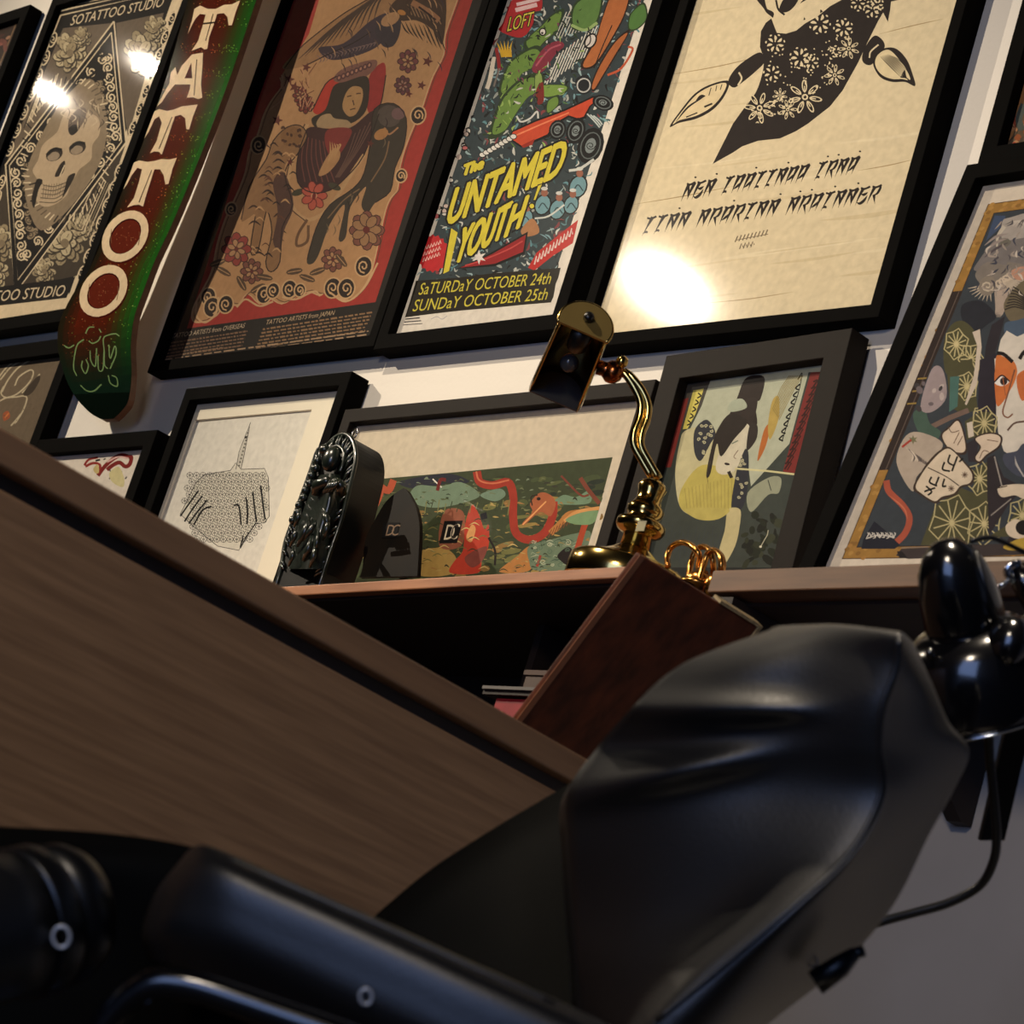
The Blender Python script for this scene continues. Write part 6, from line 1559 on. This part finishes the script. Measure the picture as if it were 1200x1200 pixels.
def folds(v, t, s):
    dd = v - CAM; z_ = dd @ FW
    x = 600 + FPX*(dd @ RT)/z_; y = 600 - FPX*(dd @ UP)/z_
    k = 0.0
    if x < 1030:
        fx = min(1, max(0, (1010 - x)/120))
        k += .013*fx*math.exp(-((y - (828 + .02*(x - 800)))/16)**2)*min(1, max(0, (1000 - x)/80))
        k -= .010*fx*math.exp(-((y - (872 + .05*(780 - x)))/20)**2)*math.exp(-((x - 760)/110)**2)
        c = 925 - .22*(x - 700)
        k += .015*math.exp(-((y - c)/20)**2)*math.exp(-((x - 770)/120)**2)
        k += .004*math.exp(-((y - 1195)/25)**2)*math.exp(-((x - 690)/30)**2)
    return v - dd/np.linalg.norm(dd)*k
back_o = cushion('backrest', [[G(*p) for p in r] for r in rows], 9, M['vinyl'], ch, .05, folds)
# black padded body behind the arm pad
rows = [[(425, 1085, 1.84), (500, 1022, 1.86), (570, 976, 1.88), (625, 943, 1.90), (690, 905, 1.92)],
        [(440, 1100, 1.81), (515, 1050, 1.82), (585, 1008, 1.84), (640, 980, 1.86), (710, 940, 1.88)],
        [(460, 1160, 1.78), (540, 1130, 1.79), (605, 1100, 1.80), (655, 1080, 1.82), (730, 1040, 1.86)],
        [(500, 1290, 1.74), (560, 1270, 1.75), (620, 1250, 1.76), (680, 1230, 1.78), (760, 1200, 1.84)]]
cushion('black_cushion', [[G(*p) for p in r] for r in rows], 7, M['vinyl_soft'], ch, .06)
# arm pad running along the front
colsA = [
    [(208, 1012, 1.44), (186, 1040, 1.425), (172, 1070, 1.42), (166, 1098, 1.43), (172, 1120, 1.46)],
    [(228, 992, 1.43), (212, 1020, 1.385), (198, 1060, 1.37), (190, 1095, 1.385), (192, 1128, 1.43)],
    [(258, 996, 1.42), (256, 1018, 1.365), (250, 1060, 1.345), (244, 1105, 1.36), (240, 1140, 1.41)],
    [(350, 1036, 1.41), (348, 1056, 1.35), (340, 1098, 1.33), (330, 1140, 1.345), (322, 1176, 1.395)],
    [(450, 1080, 1.40), (447, 1100, 1.335), (438, 1142, 1.315), (426, 1186, 1.33), (416, 1222, 1.38)],
    [(560, 1130, 1.39), (556, 1150, 1.32), (546, 1192, 1.30), (534, 1236, 1.315), (524, 1272, 1.365)],
    [(655, 1173, 1.38), (652, 1194, 1.31), (642, 1238, 1.29), (630, 1282, 1.305), (620, 1316, 1.355)],
    [(780, 1232, 1.37), (776, 1254, 1.30), (768, 1298, 1.28), (756, 1342, 1.295), (746, 1376, 1.345)]]
colsA = [[(x, y, c[2][2] + k) for (x, y, d_), k in zip(c, (.026, .006, 0, .001, .022))] for c in colsA]
pad_o = cushion('arm_pad', [[G(*p) for p in r] for r in colsA], 8, M['vinyl'], ch, .05)
# dark panel behind the roll and under the pad
rows = [[(-70, 966, 1.56), (30, 970, 1.56), (110, 975, 1.55), (185, 984, 1.53), (250, 998, 1.50)],
        [(-70, 1000, 1.53), (30, 1004, 1.53), (110, 1010, 1.52), (180, 1020, 1.51), (246, 1040, 1.49)],
        [(-70, 1100, 1.52), (30, 1100, 1.52), (110, 1100, 1.52), (170, 1100, 1.51), (250, 1120, 1.49)],
        [(-70, 1290, 1.50), (30, 1290, 1.50), (150, 1290, 1.50), (300, 1290, 1.49), (420, 1300, 1.48)]]
cushion('lower_cushion', [[G(*p) for p in r] for r in rows], 7, M['vinyl_soft'], ch, .04)
# headrest roll with its collar and screw ring
ra, rb_ = G(-170, 1128, 1.30), G(92, 1066, 1.40)
axr = (rb_ - ra); ln = np.linalg.norm(axr)
hr = obj('headrest_roll', *lathe(ra, axr, [(0, .030), (.02, .036), (ln*.55, .0365), (ln*.70, .0370)], 40), M['vinyl'], ch, smooth=True)
col_o = obj('roll_collar', *lathe(ra + axr*.70, axr, [(0, .0382), (.002, .0388), (ln*.10, .0386), (ln*.11, .0376)], 40), M['black_plastic'], ch, smooth=True)
cap_o = obj('roll_end_cap', *lathe(ra + axr*.81, axr, [(0, .0372), (ln*.12, .0360), (ln*.18, .0320), (ln*.21, .022), (ln*.215, .0)], 40), M['black_plastic'], ch, smooth=True)
from mathutils.bvhtree import BVHTree
def snap(o_, x, y, lift=0.0):
    """point of a built surface that the photograph shows at a pixel"""
    t_ = BVHTree.FromPolygons([v.co for v in o_.data.vertices], [tuple(p.vertices) for p in o_.data.polygons])
    dd = ray(x, y); dd = dd/np.linalg.norm(dd)
    hit = t_.ray_cast(Vector(CAM), Vector(dd))[0]
    return np.array(hit) - dd*lift
def hits(o_, x, y):
    t_ = BVHTree.FromPolygons([v.co for v in o_.data.vertices], [tuple(p.vertices) for p in o_.data.polygons])
    dd = ray(x, y); dd = dd/np.linalg.norm(dd)
    return t_.ray_cast(Vector(CAM), Vector(dd))[0] is not None
def ring3(c, r, wv):
    return tube([c + r*(math.cos(t)*RT + 1.25*math.sin(t)*UP) for t in [k*math.pi/9 for k in range(19)]], wv, 8, cap=False)
obj('screw_ring', *ring3(min((snap(q_, 72, 1098, .005) for q_ in (col_o, cap_o) if hits(q_, 72, 1098)), key=lambda p: np.linalg.norm(p - CAM)), .0042, .0010), M['steel'], ch, smooth=True)
obj('rivet', *ring3(snap(pad_o, 429, 1168, .0008), .0030, .00085), M['steel'], ch, smooth=True)
obj('rivet', *ring3(snap(back_o, 953, 1127, .0008), .0026, .0008), M['steel'], ch, smooth=True)
obj('seam_piping', *tube(cr([snap(back_o, x, y, .0002) for x, y in ((1054, 750), (1050, 782), (1034, 828), (1030, 876), (1032, 930), (996, 1000), (918, 1072), (836, 1142), (770, 1196))], 6), .0019, 8), M['vinyl'], ch, smooth=True)
obj('seam_piping', *tube(cr([snap(pad_o, x, y, -.0002) for x, y in ((262, 1003), (352, 1043), (452, 1087), (562, 1137), (650, 1176))], 6), .0013, 8), M['vinyl'], ch, smooth=True)
tb = [(100, 1240), (125, 1192), (150, 1164), (178, 1148), (208, 1147), (245, 1155), (330, 1184), (420, 1216), (520, 1262)]
obj('frame_tube', *tube(cr([G(x, y + 6, 1.325 - .0001*x) for x, y in tb], 6), .0075, 14), M['black_gloss'], ch, smooth=True)
obj('lever', *merge(tube([G(955, 1152, 1.60), G(985, 1132, 1.60), G(1003, 1116, 1.60)], [.008, .007, .004], 10), tube([G(1000, 1118, 1.60), G(1013, 1114, 1.60)], .0035, 8)), M['black_plastic'], ch, smooth=True)
# pedestal below the picture's edge
pc = at(420, 1420, 1.62)
obj('underframe', *box((pc[0] - .16, pc[1] - .10, .20), (pc[0] + .22, pc[1] + .16, .262)), M['black_plastic'], ch)
obj('pedestal', *lathe((pc[0], pc[1], .03), (0, 0, 1), [(0, .05), (.17, .05)], 24), M['chrome'], ch, smooth=True)
obj('floor_plate', *lathe((pc[0], pc[1], 0), (0, 0, 1), [(0, .24), (.02, .24), (.03, .20), (.031, .05)], 40), M['black_plastic'], ch, smooth=True)

# ================================================================== black spot lamp at the right edge
LD = 2.0
hl = thing('spotlight', 'glossy black lamp head with a domed shade hanging at the right edge', 'lamp', (at(1350, 900, LD)[0], at(1350, 900, LD)[1], 0))
axp, axq = at(1106, 632, LD - .03), at(1163, 850, LD - .005)
al = np.linalg.norm(axq - axp); ad = (axq - axp)/al
pm = LD/FPX
obj('lamp_housing', *lathe(axp, ad, [(0, .004), (.002*1, 16*pm), (.010, 30*pm), (.022, 40*pm), (.04, 46*pm), (.062, 48*pm), (.070, 47*pm), (.0715, 44*pm)], 40), M['black_gloss'], hl, smooth=True)
obj('lamp_shade', *lathe(axp + ad*.066, ad, [(0, 44*pm), (.002, 58*pm), (.008, 72*pm), (.016, 82*pm), (.030, 90*pm), (.044, 95*pm), (.058, 97*pm), (.066, 97*pm), (.0665, 92*pm), (.045, 88*pm), (.03, 60*pm)], 48), M['black_gloss'], hl, smooth=True)
obj('shade_rim', *tube([axp + ad*.1325 + 97*pm*(math.cos(t)*basis(ad)[1] + math.sin(t)*basis(ad)[2]) for t in [k*math.pi/24 for k in range(49)]], .0009, 6, cap=False), M['chrome'], hl, smooth=True)
obj('housing_highlight', *tube([at(1143, 646, LD - .045), at(1156, 690, LD - .045), at(1170, 736, LD - .045)], .0022, 8), M['black_plastic'], hl, smooth=True)  # thin rib standing for the highlight along the housing edge
obj('joint_screw', *ball(at(1090, 765, LD - .05), .0038, .0038, .0038, 12), M['black_gloss'], hl, smooth=True)
obj('knuckle', *merge(ball(at(1182, 752, LD - .055), .017, .014, .020, 16), tube([at(1182, 752, LD - .05), at(1215, 735, LD - .03)], .012, 12)), M['black_gloss'], hl, smooth=True)
obj('chrome_clip', *tube(cr([at(1196, 659, LD + .05), at(1184, 662, LD + .05), at(1180, 672, LD + .05), at(1188, 682, LD + .05)], 5), .0028, 10), M['chrome'], hl, smooth=True)
obj('chrome_bolt', *merge(tube([at(1168, 689, LD + .05), at(1182, 681, LD + .05)], .0020, 10), tube([at(1168, 688, LD + .05), at(1171, 697, LD + .05)], .0013, 8)), M['chrome'], hl, smooth=True)
obj('arm_sleeve', *tube([at(1190, 664, LD + .055), at(1206, 690, LD + .055), at(1235, 740, LD + .055)], [.009, .011, .011], 16), M['black_gloss'], hl, smooth=True)
obj('support_arm', *tube([at(1215, 735, LD - .03), at(1235, 740, LD + .04), at(1350, 752, LD + .05)], .010, 14), M['black_gloss'], hl, smooth=True)
pt = at(1350, 752, LD + .05)
obj('stand_pole', *tube([(pt[0], pt[1], .02), (pt[0], pt[1], pt[2] + .05)], .010, 14), M['black_gloss'], hl, smooth=True)
obj('stand_foot', *lathe((pt[0], pt[1], 0), (0, 0, 1), [(0, .13), (.018, .13), (.024, .11), (.025, .012)], 32), M['black_gloss'], hl, smooth=True)
q0, q1 = at(1197, 838, LD + .10), at(1163, 985, LD + .12)
wv = RT*14.5*pm*1.05; tv = FW*.012
fix_normals(obj('flat_bar', *hexa([q1 - wv, q1 + wv, q1 + wv + tv, q1 - wv + tv], [q0 - wv, q0 + wv, q0 + wv + tv, q0 - wv + tv]), M['black_plastic'], hl))
obj('bar_link', *tube([q0 + tv/2, at(1350, 790, LD + .05)], .008, 10), M['black_plastic'], hl, smooth=True)
obj('power_cord', *tube(cr([at(x, y, d_) for x, y, d_ in ((1158, 848, LD), (1160, 890, LD + .01), (1165, 940, LD + .02), (1168, 980, LD + .03), (1164, 1010, LD + .04), (1148, 1038, LD + .05), (1112, 1058, LD + .06), (1070, 1070, LD + .07), (1030, 1081, LD + .08), (960, 1104, LD + .09), (880, 1140, LD + .10), (790, 1220, LD + .11), (720, 1330, LD + .12))], 6), .0036, 10), M['rubber'], hl, smooth=True)
obj('wire', *tube(cr([at(1138, 634, LD - .03), at(1160, 630, LD - .02), at(1182, 638, LD - .01), (at(1215, 655, LD))], 6), .0020, 8), M['rubber'], hl, smooth=True)

# ------------------------------------------------------------------ pieces of pieces: one level deeper
def under(parent, *kids):
    for k in kids:
        k.parent = parent
        k.matrix_parent_inverse = Matrix.Identity(4)
def kids_of(t, *names):
    return [c for c in COL.objects if c.parent == t and c.name.split('.')[0] in names]
under(back_o, *[c for c in kids_of(ch, 'seam_piping', 'rivet') if c.name in ('seam_piping', 'rivet.001')])
under(pad_o, *[c for c in kids_of(ch, 'seam_piping', 'rivet') if c.name in ('seam_piping.001', 'rivet')])
under(hr, *kids_of(ch, 'roll_collar', 'roll_end_cap', 'screw_ring'))
under(sh, *kids_of(lt, 'shade_lining', 'end_cap', 'cap_screw', 'shade_bead', 'lamp_socket', 'bulb'))
body_o = kids_of(st, 'plaque_body')[0]
under(body_o, *kids_of(st, 'rim', 'rib', 'hanging_loop', 'halo'))
torso_o = kids_of(st, 'torso')[0]
under(torso_o, *kids_of(st, 'head', 'topknot', 'arm', 'finger', 'robe_fold', 'curl'))
torso_o.name = 'figure'
ls_o = kids_of(hl, 'lamp_shade')[0]
under(ls_o, *kids_of(hl, 'shade_rim'))
bpy.context.view_layer.update()
